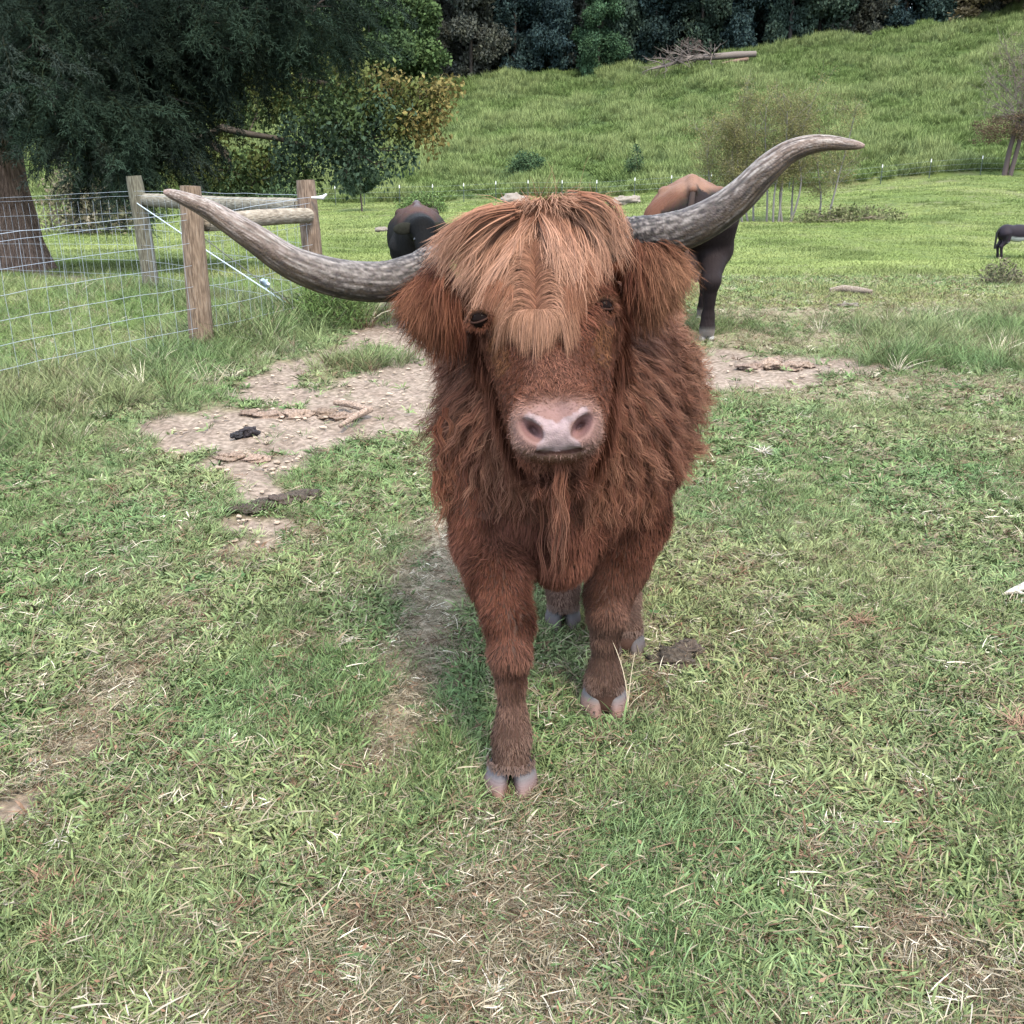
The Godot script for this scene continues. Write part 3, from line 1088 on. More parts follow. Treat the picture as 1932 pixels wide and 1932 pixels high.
func brush() -> void:
	var ball := leaf_ball(16, 0.5, 0.45, 0.2)
	bush_at("shrub", "brownish grey shrub seen under the cedar boughs, right of the trunk", 88, 206, 40.0, Vector3(2.1, 1.7, 1.5), 420, Color(0.20, 0.165, 0.12), Color(0.12, 0.13, 0.07), ball, 0.34)
	bush_at("shrub", "tall green shrub seen under the cedar boughs behind the fence", 130, 203, 52.0, Vector3(2.6, 1.5, 1.6), 420, Color(0.10, 0.15, 0.06), Color(0.15, 0.19, 0.07), ball, 0.4)
	bush_at("shrub", "dark green shrub by the edge of the hillside, behind the corner rails", 240, 196, 70.0, Vector3(4.5, 1.7, 2.0), 520, Color(0.06, 0.10, 0.05), Color(0.09, 0.13, 0.06), ball, 0.55)
	bush_at("shrub", "dark green bush in the weeds above the shaggy head", 526, 183, 84.0, Vector3(1.7, 1.3, 1.2), 330, Color(0.045, 0.085, 0.045), Color(0.07, 0.11, 0.05), ball, 0.42)
	bush_at("shrub", "small dark bush on the hillside beside the rust brown back", 634, 184, 82.0, Vector3(0.8, 1.5, 0.8), 160, Color(0.05, 0.09, 0.05), Color(0.08, 0.12, 0.05), ball, 0.36)
	bush_at("shrub", "low green bush in the pasture left of the dark resting head", 420, 205, 60.0, Vector3(1.6, 0.7, 1.0), 200, Color(0.09, 0.15, 0.05), Color(0.14, 0.19, 0.07), ball, 0.35)
	bush_at("shrub", "brown green clump of weeds at the foot of the thicket stems", 850, 214, 43.0, Vector3(2.6, 0.33, 1.4), 150, Color(0.12, 0.14, 0.06), Color(0.17, 0.165, 0.09), ball, 0.3)
	bush_at("shrub", "dark scrubby clump low at the right edge of the pasture", 1000, 283, 14.0, Vector3(0.30, 0.22, 0.25), 70, Color(0.10, 0.115, 0.06), Color(0.15, 0.13, 0.09), ball, 0.09)
	bush_at("shrub", "bushy bright green weed at the foot of the right brace post", 330, 318, 9.7, Vector3(0.34, 0.26, 0.28), 420, Color(0.085, 0.14, 0.045), Color(0.13, 0.185, 0.06), leaf_ball(14, 0.6, 0.14, -0.6), 0.13)


# ================================================================ bodies: smooth joined volumes, meshed as surface nets
class Body:
	var kind := PackedInt32Array()     # 0 tapered limb, 1 ellipsoid
	var op := PackedInt32Array()       # 0 join, 1 cut
	var a := PackedVector3Array()
	var b := PackedVector3Array()
	var ra := PackedFloat32Array()
	var rb := PackedFloat32Array()
	var k := PackedFloat32Array()
	var bas: Array[Basis] = []

	func limb(p: Vector3, q: Vector3, r0: float, r1: float, kk := 0.05, o := 0) -> void:
		kind.append(0); op.append(o); a.append(p); b.append(q); ra.append(r0); rb.append(r1); k.append(kk); bas.append(Basis())

	func chain(pts: Array, rad: Array, kk := 0.05) -> void:
		for i in pts.size() - 1:
			limb(pts[i], pts[i + 1], rad[i], rad[i + 1], kk)

	func egg(c: Vector3, frame: Basis, r: Vector3, kk := 0.05, o := 0) -> void:
		kind.append(1); op.append(o); a.append(c); b.append(r); ra.append(minf(r.x, minf(r.y, r.z))); rb.append(0); k.append(kk); bas.append(frame.transposed())

	func one(i: int, p: Vector3) -> float:
		if kind[i] == 0:
			var ba := b[i] - a[i]
			var h := clampf((p - a[i]).dot(ba) / ba.length_squared(), 0.0, 1.0)
			return (p - a[i] - ba * h).length() - lerpf(ra[i], rb[i], h)
		var q := bas[i] * (p - a[i])
		var r := b[i]
		var q0 := q / r
		var k0 := q0.length()
		if k0 < 1e-5:
			return -ra[i]
		return k0 * (k0 - 1.0) / (q0 / r).length()

	func all() -> PackedInt32Array:
		return PackedInt32Array(range(kind.size()))

	func dist(p: Vector3, list: PackedInt32Array) -> float:
		var d := 1e3
		for i in list:
			var e := one(i, p)
			var kk := k[i]
			if op[i] == 0:
				var h := maxf(kk - absf(d - e), 0.0) / kk
				d = minf(d, e) - h * h * kk * 0.25
			else:
				var h := maxf(kk - absf(d + e), 0.0) / kk
				d = maxf(d, -e) + h * h * kk * 0.25
		return d

	func trace(o: Vector3, dir: Vector3, from: float, to: float) -> float:
		var list := all()
		var t := from
		while t < to:
			var d := dist(o + dir * t, list)
			if d < 0.0012:
				return t
			t += maxf(d * 0.8, 0.002)
		return -1.0

	func mesh_into(s: Shape, lo: Vector3, hi: Vector3, cell: float) -> void:
		var B := 6
		var W := B + 1
		var list := all()
		var nb := ((hi - lo) / (cell * B)).ceil()
		var half := cell * B * 0.5 * 1.7321
		var vert_of := {}
		var edges := PackedInt32Array()
		var vals := PackedFloat32Array()
		vals.resize(W * W * W)
		var step := [W * W, W, 1]
		for bx in int(nb.x):
			for by in int(nb.y):
				for bz in int(nb.z):
					var base := lo + Vector3(bx, by, bz) * cell * B
					var mid := base + Vector3.ONE * (cell * B * 0.5)
					var dm := dist(mid, list)
					if absf(dm) > half * 1.25 + 0.01:
						continue
					var near := PackedInt32Array()
					for i in list:
						if one(i, mid) < maxf(absf(dm), 0.0) + half * 2.2 + k[i]:
							near.append(i)
					var n := 0
					for x in W:
						for y in W:
							for z in W:
								vals[n] = dist(base + Vector3(x, y, z) * cell, near)
								n += 1
					for x in B:
						for y in B:
							for z in B:
								var c0 := (x * W + y) * W + z
								var inside := 0
								for q in 8:
									if vals[c0 + (q >> 2) * step[0] + ((q >> 1) & 1) * step[1] + (q & 1)] < 0.0:
										inside += 1
								var gx := bx * B + x
								var gy := by * B + y
								var gz := bz * B + z
								var neg := vals[c0] < 0.0
								for ax in 3:
									if (vals[c0 + step[ax]] < 0.0) != neg:
										edges.append(ax); edges.append(gx); edges.append(gy); edges.append(gz)
								if inside == 0 or inside == 8:
									continue
								var sum := Vector3.ZERO
								var cnt := 0
								for q in 8:
									for ax in 3:
										var bit := 4 >> ax
										if q & bit:
											continue
										var v0 := vals[c0 + (q >> 2) * step[0] + ((q >> 1) & 1) * step[1] + (q & 1)]
										var q2 := q | bit
										var v1 := vals[c0 + (q2 >> 2) * step[0] + ((q2 >> 1) & 1) * step[1] + (q2 & 1)]
										if (v0 < 0.0) != (v1 < 0.0):
											var pt := Vector3(q >> 2, (q >> 1) & 1, q & 1)
											pt[ax] += v0 / (v0 - v1)
											sum += pt
											cnt += 1
								var p := base + (Vector3(x, y, z) + sum / cnt) * cell
								var e := cell * 0.4
								var d0 := dist(p, near)
								var g := Vector3(dist(p + Vector3(e, 0, 0), near) - d0, dist(p + Vector3(0, e, 0), near) - d0, dist(p + Vector3(0, 0, e), near) - d0).normalized()
								vert_of[(gx * 1024 + gy) * 1024 + gz] = s.v.size()
								s.v.append(p - g * d0 * 0.8)
								s.n.append(g)
		for t in range(0, edges.size(), 4):
			var ax := edges[t]
			var c := [edges[t + 1], edges[t + 2], edges[t + 3]]
			var u: int = (ax + 1) % 3
			var w: int = (ax + 2) % 3
			var ids := []
			for o in [[0, 0], [1, 0], [1, 1], [0, 1]]:
				var cc := c.duplicate()
				cc[u] -= o[0]
				cc[w] -= o[1]
				var key: int = (cc[0] * 1024 + cc[1]) * 1024 + cc[2]
				if not vert_of.has(key):
					break
				ids.append(vert_of[key])
			if ids.size() < 4:
				continue
			var f := (s.v[ids[2]] - s.v[ids[0]]).cross(s.v[ids[1]] - s.v[ids[0]])
			if f.dot(s.n[ids[0]] + s.n[ids[2]]) < 0.0:
				ids.reverse()
			s.tri(ids[0], ids[1], ids[2])
			s.tri(ids[0], ids[2], ids[3])


# closed skin over rings of points (each ring the same count), outward by the rings' order
func loft(s: Shape, rings: Array, col: Array) -> void:
	var first := s.v.size()
	var n: int = rings[0].size()
	var mids := []
	for j in rings.size():
		var m := Vector3.ZERO
		for p in rings[j]:
			m += p / n
			s.v.append(p)
			s.c.append(col[j])
		mids.append(m)
	var start := s.i.size()
	for j in rings.size() - 1:
		for q in n:
			var a := first + j * n + q
			var b := first + j * n + (q + 1) % n
			s.tri(a, b, a + n)
			s.tri(b, b + n, a + n)
	for e in [0, rings.size() - 1]:
		var ci := s.v.size()
		s.v.append(mids[e])
		s.c.append(col[e])
		for q in n:
			if e == 0:
				s.tri(ci, first + (q + 1) % n, first + q)
			else:
				s.tri(ci, first + e * n + q, first + e * n + (q + 1) % n)
	# turn the faces outward
	var mid: Vector3 = (mids[0] + mids[mids.size() - 1]) * 0.5
	var vote := 0.0
	for t in range(start, s.i.size(), 3):
		var f := (s.v[s.i[t + 2]] - s.v[s.i[t]]).cross(s.v[s.i[t + 1]] - s.v[s.i[t]])
		vote += f.dot(s.v[s.i[t]] - mid)
	if vote < 0.0:
		for t in range(start, s.i.size(), 3):
			var h := s.i[t]
			s.i[t] = s.i[t + 1]
			s.i[t + 1] = h


# ---------------------------------------------------------------- hair
# one lock: strands round a guide line that draw together towards its tip
func lock(s: Shape, g: PackedVector3Array, nrm: Vector3, strands: int, rad: float, width: float, c0: Color, c1: Color, conv := 0.7, frizz := 0.004) -> void:
	var m := g.size()
	var t0 := (g[1] - g[0]).normalized()
	var sx := t0.cross(nrm)
	if sx.length() < 0.05:
		sx = t0.cross(Vector3(0.3, 0.9, 0.2))
	sx = sx.normalized()
	var sy := sx.cross(t0)
	for q in strands:
		var w := TAU * rng.randf()
		var rr := rad * sqrt(rng.randf())
		var off := sx * cos(w) * rr + sy * sin(w) * rr * 0.6
		var len_ := rv(0.72, 1.08)
		var tint := rv(0.72, 1.25)
		var rough := Vector3(rng.randfn(), rng.randfn(), rng.randfn()) * frizz
		var first := s.v.size()
		var wd := width * rv(0.7, 1.3)
		var nn := (nrm + rdir() * 0.35).normalized()
		for k in m:
			var u := float(k) / (m - 1)
			var f := u * len_ * (m - 1)
			var i := mini(int(f), m - 2)
			var p := g[i].lerp(g[i + 1], f - i) + off * (1.0 - conv * u) + rough * u * u * 3.0
			var t := (g[i + 1] - g[i]).normalized()
			var side := nn.cross(t)
			if side.length() < 0.02:
				side = sx
			side = side.normalized()
			var no := t.cross(side)
			var cc := c0.lerp(c1, u) * tint
			if k == m - 1:
				s.v.append(p)
				s.n.append(no)
				s.c.append(cc)
			else:
				var hw := wd * (0.9 - 0.55 * u) * 0.5
				s.v.append(p - side * hw)
				s.v.append(p + side * hw)
				s.n.append((no - side * 0.5).normalized())
				s.n.append((no + side * 0.5).normalized())
				s.c.append(cc); s.c.append(cc)
		for k in m - 2:
			var i0 := first + k * 2
			s.tri(i0, i0 + 1, i0 + 2)
			s.tri(i0 + 1, i0 + 3, i0 + 2)
		var l := first + (m - 2) * 2
		s.tri(l, l + 1, l + 2)


# a guide that leaves the skin along d0 and bends towards flow, with waves
func guide(root: Vector3, nrm: Vector3, d0: Vector3, flow: Vector3, length: float, bend: float, wave: float, segs := 4) -> PackedVector3Array:
	var g := PackedVector3Array([root])
	var d := d0.normalized()
	var p := root
	var ph := rng.randf() * TAU
	var side := d.cross(nrm).normalized()
	for k in segs:
		p += d * length / segs
		d = d.lerp(flow, bend).normalized()
		g.append(p + side * wave * sin(ph + k * 1.9) + nrm * wave * 0.5 * cos(ph * 1.7 + k * 2.1))
	return g


# ================================================================ the shaggy red cow
var hide := Body.new()       # trunk and legs
var skull := Body.new()      # head
var hx := Vector3.RIGHT      # head frame: to the picture's right, up the face, out of the face
var hy := Vector3.UP
var hz := Vector3.BACK
var nf := Vector3.BACK       # the nose pad's own facing and up
var nu := Vector3.UP
var nose := Vector3.ZERO

func hp(x: float, s: float, z: float) -> Vector3:
	return nose + hx * x + hy * s + hz * z


func np(x: float, u: float, f: float) -> Vector3:
	return nose + hx * x + nu * u + nf * f


func on_skin(b: Body, px: float, py: float, fallback: float) -> Vector3:
	var dir := (at(px, py, 1.0) - EYE).normalized()
	var t := b.trace(EYE, dir, 1.6, 3.6)
	return EYE + dir * t if t > 0.0 else at(px, py, fallback)


func build_highland() -> void:
	var root := Vector3(0.13, 0.0, -2.55)
	var o := thing("highland_cow", "shaggy red brown long horned cow with a blond fringe, standing and facing us", "cow", root)
	nose = at(557, 430, 2.02)
	var poll := at(541, 207, 2.44)
	hy = (poll - nose).normalized()
	hx = at(604.9, 305.7, 2.25) - at(479.2, 318.7, 2.25)
	hx = (hx - hy * hx.dot(hy)).normalized()
	hz = hx.cross(hy).normalized()
	nf = (hz * 0.80 - hy * 0.60).normalized()
	nu = (hy * 0.80 + hz * 0.60).normalized()
	var hb := Basis(hx, hy, hz)
	var nb := Basis(hx, nu, nf)

	# head
	skull.egg(hp(0, 0.45, -0.15), hb, Vector3(0.145, 0.16, 0.14), 0.06)
	skull.egg(hp(0, 0.575, -0.13), hb, Vector3(0.12, 0.065, 0.085), 0.06)
	skull.limb(hp(0, 0.42, -0.135), hp(0, 0.12, -0.088), 0.125, 0.078, 0.05)
	for e in [-1.0, 1.0]:
		skull.egg(hp(e * 0.112, 0.345, -0.085), hb, Vector3(0.045, 0.06, 0.05), 0.05)
		skull.limb(hp(e * 0.082, 0.30, -0.16), hp(e * 0.052, 0.08, -0.115), 0.075, 0.052, 0.06)
		skull.limb(hp(e * 0.085, 0.27, -0.26), hp(e * 0.045, 0.02, -0.15), 0.075, 0.045, 0.06)
		skull.egg(np(e * 0.056, 0.016, -0.042), nb, Vector3(0.042, 0.043, 0.045), 0.03)
		skull.egg(np(e * 0.045, -0.024, -0.050), nb, Vector3(0.050, 0.032, 0.050), 0.03)
	for e in [-1.0, 1.0]:
		skull.egg(np(e * 0.046, 0.032, -0.046), nb, Vector3(0.028, 0.024, 0.036), 0.025)
	skull.egg(np(0, -0.006, -0.066), nb, Vector3(0.078, 0.044, 0.068), 0.035)
	skull.egg(np(0, -0.052, -0.076), nb, Vector3(0.056, 0.024, 0.055), 0.025)
	skull.limb(hp(0, 0.40, -0.26), hp(0, 0.36, -0.5), 0.15, 0.19, 0.12)
	for e in [-1.0, 1.0]:
		var tilt := Basis(nf, -e * 0.72)
		skull.egg(np(e * 0.0545, 0.004, -0.001), (tilt * nb), Vector3(0.0165, 0.0310, 0.019), 0.012, 1)
		skull.egg(np(e * 0.050, 0.000, -0.018), (tilt * nb), Vector3(0.0075, 0.014, 0.024), 0.014, 1)
	skull.limb(np(-0.040, -0.0475, -0.012), np(0.0, -0.0515, 0.002), 0.003, 0.0045, 0.012, 1)
	skull.limb(np(0.0, -0.0515, 0.002), np(0.044, -0.047, -0.012), 0.0045, 0.003, 0.012, 1)

	# trunk: shoulders, ribs and rump along a line that leads back and to the right
	var turn := Basis(Vector3.UP, -0.16)
	hide.egg(Vector3(0.095, 0.83, -2.66), turn, Vector3(0.265, 0.345, 0.33), 0.1)
	hide.egg(Vector3(0.185, 0.85, -3.02), turn, Vector3(0.345, 0.30, 0.42), 0.07)
	hide.egg(Vector3(0.26, 0.87, -3.36), turn, Vector3(0.29, 0.30, 0.34), 0.12)
	hide.limb(Vector3(0.118, 0.88, -2.50), Vector3(0.120, 0.62, -2.43), 0.21, 0.14, 0.1)
	hide.limb(Vector3(0.120, 0.62, -2.43), Vector3(0.122, 0.528, -2.36), 0.11, 0.060, 0.08)
	hide.limb(hp(0, 0.36, -0.36), Vector3(0.115, 1.0, -2.72), 0.17, 0.28, 0.14)
	hide.limb(hp(0, 0.22, -0.32), Vector3(0.118, 0.80, -2.52), 0.12, 0.22, 0.12)
	# fore legs
	hide.chain([Vector3(-0.06, 0.78, -2.52), at(488, 540, 2.40), at(498, 575, 2.29), at(509, 622, 2.20), at(510, 656, 2.165), at(511, 684, 2.15), at(512, 715, 2.14), at(512, 735, 2.135), at(511, 756, 2.13)],
		[0.14, 0.088, 0.074, 0.055, 0.0455, 0.0305, 0.0315, 0.043, 0.047], 0.03)
	hide.egg(at(510, 656, 2.135), Basis(), Vector3(0.043, 0.045, 0.034), 0.02)
	hide.chain([Vector3(0.29, 0.78, -2.62), at(634, 520, 2.68), at(618, 566, 2.63), at(608, 596, 2.58), at(607, 618, 2.55), at(605, 641, 2.54), at(605, 668, 2.535), at(604, 681, 2.53), at(604, 696, 2.53)],
		[0.15, 0.098, 0.082, 0.062, 0.050, 0.034, 0.038, 0.049, 0.052], 0.03)
	hide.egg(at(608, 616, 2.52), Basis(), Vector3(0.046, 0.046, 0.036), 0.02)
	# hind legs
	hide.chain([Vector3(0.13, 0.78, -3.32), Vector3(0.13, 0.58, -3.24), Vector3(0.16, 0.42, -3.36), at(563, 560, 3.22), at(563, 590, 3.10), at(563, 602, 3.08)],
		[0.19, 0.13, 0.066, 0.046, 0.044, 0.046], 0.06)
	hide.chain([Vector3(0.40, 0.78, -3.22), Vector3(0.42, 0.58, -3.10), Vector3(0.40, 0.42, -3.20), at(624, 600, 3.02), at(625, 628, 2.92), at(625, 640, 2.90)],
		[0.20, 0.13, 0.066, 0.044, 0.042, 0.044], 0.06)

	var s := Shape.new()
	hide.mesh_into(s, Vector3(-0.42, 0.0, -3.85), Vector3(0.80, 1.36, -1.95), 0.0145)
	var body_tris := s.i.size()
	skull.mesh_into(s, Vector3(-0.22, 0.82, -2.72), Vector3(0.36, 1.55, -1.93), 0.0062)
	# the colours of the skin and of the hair on it
	var pink := Color(0.150, 0.088, 0.075)
	var pad := Color(0.205, 0.152, 0.150)
	var red := Color(0.066, 0.029, 0.019)
	s.c.resize(s.v.size())
	for i in s.v.size():
		var p := s.v[i]
		var c := red * 0.75
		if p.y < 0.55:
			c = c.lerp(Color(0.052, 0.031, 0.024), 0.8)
		var q := p - nose
		var x := q.dot(hx)
		var u := q.dot(nu)
		var f := q.dot(nf)
		if f > -0.075 and absf(x) < 0.13 and absf(u) < 0.10:
			var edge := pow(pow(absf(x) / 0.093, 2.6) + pow(absf(u + 0.004) / 0.058, 2.6), 0.3846) + n_fine.get_noise_3d(p.x * 500.0, p.y * 500.0, p.z * 500.0) * 0.10
			c = c.lerp(Color(0.13, 0.072, 0.056), 1.0 - smoothstep(1.0, 1.3, edge))
			c = c.lerp(pink, 1.0 - smoothstep(0.84, 1.10, edge))
			# the bare pad: two wings over the nostrils, a waist between them, wide again at the lip
			var ax := absf(x)
			var wide := 0.029 + 0.020 * smoothstep(-0.012, -0.036, u) + 0.004 * smoothstep(0.004, 0.014, u)
			var grit := 0.0022 * n_fine.get_noise_3d(p.x * 900.0, p.y * 900.0, p.z * 900.0) * 2.0
			var m := (1.0 - smoothstep(wide - 0.003, wide + 0.003, ax + grit)) * (1.0 - smoothstep(0.012, 0.018, u + grit)) * smoothstep(-0.0485, -0.0460, u)
			var wing := seg_dist(Vector2(ax, u), Vector2(0.012, 0.0135), Vector2(0.060, 0.031 if x < 0.0 else 0.036))
			m = maxf(m, 1.0 - smoothstep(0.0065, 0.0095, wing + grit))
			var q1 := Vector2(ax - 0.0545, u - 0.004).rotated(0.72)
			var nostril := Vector2(q1.x / 0.0185, q1.y / 0.0325).length()
			c = c.lerp(Color(0.150, 0.085, 0.079), (1.0 - smoothstep(0.72, 1.12, nostril)) * 0.95)
			c = c.lerp(pad * (1.0 + 0.5 * n_fine.get_noise_3d(p.x * 1500.0, p.y * 1500.0, p.z * 1500.0)), m * smoothstep(0.55, 0.85, nostril))
			if ax < 0.050:
				c = c.lerp(Color(0.045, 0.022, 0.019), 1.0 - smoothstep(0.0042, 0.0066, absf(u + 0.0522 - ax * 0.10)))
			if u < -0.053:
				c = c.lerp(Color(0.15, 0.088, 0.062), smoothstep(-0.053, -0.060, u) * 0.85)
		s.c[i] = c
	var moved := Shape.new()
	moved.v = s.v.duplicate()
	for i in moved.v.size():
		moved.v[i] -= root
	moved.n = s.n
	moved.c = s.c
	moved.i = s.i
	var skin := tint_mat(0.65, 0.22)
	skin.heightmap_enabled = true
	skin.heightmap_texture = noise_tex(0.06, Color.BLACK, Color.WHITE, 512, 21, 3)
	skin.heightmap_scale = 0.12
	skin.uv1_triplanar = true
	skin.uv1_scale = Vector3(7, 7, 7)
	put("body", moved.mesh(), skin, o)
	var fur := tint_mat(0.6, 0.10)
	fur.cull_mode = BaseMaterial3D.CULL_DISABLED

	coat(o, s, body_tris, root, fur)
	face_hair(o, s, body_tris, root, fur)
	fringe(o, root, fur)
	ears(o, root, fur)
	horns(o, root)
	eyes_and_hooves(o, root)


func shift(s: Shape, root: Vector3) -> ArrayMesh:
	for i in s.v.size():
		s.v[i] -= root
	return s.mesh()


# walks the triangles and calls back about per_m2 times per square metre
func scatter_on(s: Shape, from: int, to: int, per_m2: float, fn: Callable) -> void:
	for t in range(from, to, 3):
		var a := s.v[s.i[t]]
		var b := s.v[s.i[t + 1]]
		var c := s.v[s.i[t + 2]]
		var want := (b - a).cross(c - a).length() * 0.5 * per_m2
		var n := int(want)
		if rng.randf() < want - n:
			n += 1
		for q in n:
			var u := rng.randf()
			var v := rng.randf()
			if u + v > 1.0:
				u = 1.0 - u
				v = 1.0 - v
			var nn := (s.n[s.i[t]] * (1.0 - u - v) + s.n[s.i[t + 1]] * u + s.n[s.i[t + 2]] * v).normalized()
			fn.call(a + (b - a) * u + (c - a) * v, nn)


func coat(o: Node3D, s: Shape, body_tris: int, root: Vector3, fur: Material) -> void:
	var red := Color(0.072, 0.0285, 0.0180)
	var bright := Color(0.122, 0.055, 0.0360)
	var tan_ := Color(0.225, 0.122, 0.080)
	var brown := Color(0.088, 0.050, 0.036)
	var long_ := Shape.new()
	var short_ := Shape.new()
	var chin := hp(0, 0.15, -0.35)
	var on_long := func(p: Vector3, n: Vector3):
		if n.z < -0.35 and rng.randf() < 0.75:
			return
		if p.distance_to(hp(0, 0.36, -0.2)) < 0.16:
			return
		var y := p.y
		var leg := smoothstep(0.66, 0.50, y)
		if leg > 0.98:
			return
		var d := -p.z
		var flank := smoothstep(2.72, 2.95, d)
		var down := Vector3(0, -1, 0) - n * -n.y
		var back := Vector3(n.x * 0.7, 0, -0.5)
		var flow := (down.normalized() + back * 0.45 * (1.0 - leg)).normalized()
		var patch := n_mid.get_noise_3d(p.x * 9.0, p.y * 9.0, p.z * 9.0)
		var side := n.cross(Vector3.UP).normalized()
		flow = (flow + side * patch * 0.9).normalized()
		var length := lerpf(lerpf(0.080, 0.085, flank), 0.030, leg) * rv(0.7, 1.3)
		var chest := smoothstep(0.85, 0.6, y) * (1.0 - flank)
		length *= 1.0 - 0.5 * chest
		var lift := lerpf(0.20, 0.85, flank) * (1.0 - 0.5 * leg)
		var g := guide(p - n * 0.006, n, flow + n * (lift + 0.15), (flow + Vector3(0, -0.35, 0) + n * 0.16).normalized(), length, 0.45, 0.008 * (1.0 + flank) * (1.0 - leg), 4)
		var shade := clampf(0.5 + patch * 1.3 + rv(-0.3, 0.3), 0.0, 1.0)
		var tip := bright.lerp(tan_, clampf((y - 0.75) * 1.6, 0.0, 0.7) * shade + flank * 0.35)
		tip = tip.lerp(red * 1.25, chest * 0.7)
		lock(long_, g, n, 6, 0.011, 0.0028, (red * rv(0.55, 0.95)).lerp(brown * 0.8, leg * 0.4), (tip * rv(0.8, 1.2)).lerp(brown * 1.2, leg * 0.6), 0.78, 0.0035)
	scatter_on(s, 0, body_tris, 3600.0, on_long)
	# heavier wavy locks over it, each drawn to a point
	var on_heavy := func(p: Vector3, n: Vector3):
		if n.z < -0.2 and rng.randf() < 0.7:
			return
		if p.distance_to(hp(0, 0.36, -0.2)) < 0.16 or p.y < 0.64:
			return
		var flank := smoothstep(2.70, 2.92, -p.z)
		var chest := smoothstep(0.85, 0.65, p.y) * (1.0 - flank)
		if flank < 0.5 and rng.randf() < 0.5 + 0.45 * chest:
			return
		var patch := n_mid.get_noise_3d(p.x * 6.0, p.y * 6.0, p.z * 6.0)
		var side := n.cross(Vector3.UP).normalized()
		var flow := (Vector3(0, -1, 0) - n * -n.y + Vector3(n.x * 0.8, 0, -0.3) + side * patch * 1.4).normalized()
		if flank > 0.5:
			flow = (flow + side * signf(n.x) * -0.9 + n * 0.35).normalized()
		var length := lerpf(0.13, 0.105, flank) * (1.0 - 0.4 * chest) * rv(0.7, 1.25)
		var g := guide(p, n, flow + n * lerpf(0.28, 1.3, flank), (flow + Vector3(0, -0.5, 0) + n * 0.12).normalized(), length, 0.36, lerpf(0.008, 0.017, flank), 6)
		var tip := bright.lerp(tan_, clampf(rv(-0.2, 0.7) + flank * 0.35 - chest * 0.5, 0.0, 1.0)) * rv(0.7, 1.15)
		lock(long_, g, n, 22, 0.017, 0.0026, red * rv(0.5, 0.95), tip, 0.88, 0.003)
	scatter_on(s, 0, body_tris, 560.0, on_heavy)
	var on_short := func(p: Vector3, n: Vector3):
		if p.y > 0.66 or p.y < 0.075:
			return
		if n.z < -0.3 and rng.randf() < 0.6:
			return
		var down := (Vector3(0, -1, 0) - n * -n.y).normalized()
		var k := smoothstep(0.15, 0.6, p.y)
		var patch := n_mid.get_noise_3d(p.x * 14.0, p.y * 14.0, p.z * 14.0)
		var length := lerpf(0.016, 0.028, k) * rv(0.7, 1.3)
		var g := guide(p - n * 0.001, n, down + n * lerpf(0.45, 0.7, k), down + n * lerpf(0.07, 0.13, k), length, 0.45, 0.0, 3)
		var c := Color(0.092, 0.058, 0.044).lerp(Color(0.074, 0.031, 0.0205), smoothstep(0.12, 0.5, p.y)) * (0.95 + patch * 1.1)
		lock(short_, g, n, 3, 0.005, 0.0020, c * 0.75, c * rv(1.0, 1.45), 0.4, 0.001)
	scatter_on(s, 0, body_tris, 26000.0, on_short)
	# hanging locks down the throat and the long beard on the brisket
	for k in 30:
		var px := 559.0 + rng.randfn() * 8.0
		var py := rv(462.0, 500.0)
		var p := on_skin(hide, px, py, 2.3)
		if rng.randf() < 0.45:
			p = np(rv(-0.02, 0.02), -0.072, rv(-0.12, -0.06))
		var n := Vector3(0, 0.1, 1)
		var g := guide(p, n, Vector3(rv(-0.1, 0.1), -1, 0.35), Vector3(rv(-0.06, 0.06), -1, 0.06).normalized(), rv(0.07, 0.25), 0.5, 0.008, 6)
		lock(long_, g, n, 8, 0.010, 0.0024, red, bright.lerp(tan_, rv(-0.3, 0.4)), 0.88, 0.003)
	for k in 190:
		var left := k % 2 == 0
		var p := on_skin(hide, (rv(436.0, 530.0) if left else rv(585.0, 665.0)), rv(405.0, 490.0), 2.4)
		var n := Vector3(0, 0.2, 1)
		var g := guide(p, n, Vector3(rv(-0.25, 0.25), -1, 0.35), Vector3(rv(-0.15, 0.15), -1, 0.03).normalized(), rv(0.08, 0.15), 0.5, 0.010, 5)
		lock(long_, g, n, 11, 0.012, 0.0026, red, bright.lerp(tan_, rv(0.0, 0.55)) * rv(0.7, 1.1), 0.92, 0.003)
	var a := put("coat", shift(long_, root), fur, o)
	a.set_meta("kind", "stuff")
	var b := put("leg_hair", shift(short_, root), fur, o)
	b.set_meta("kind", "stuff")


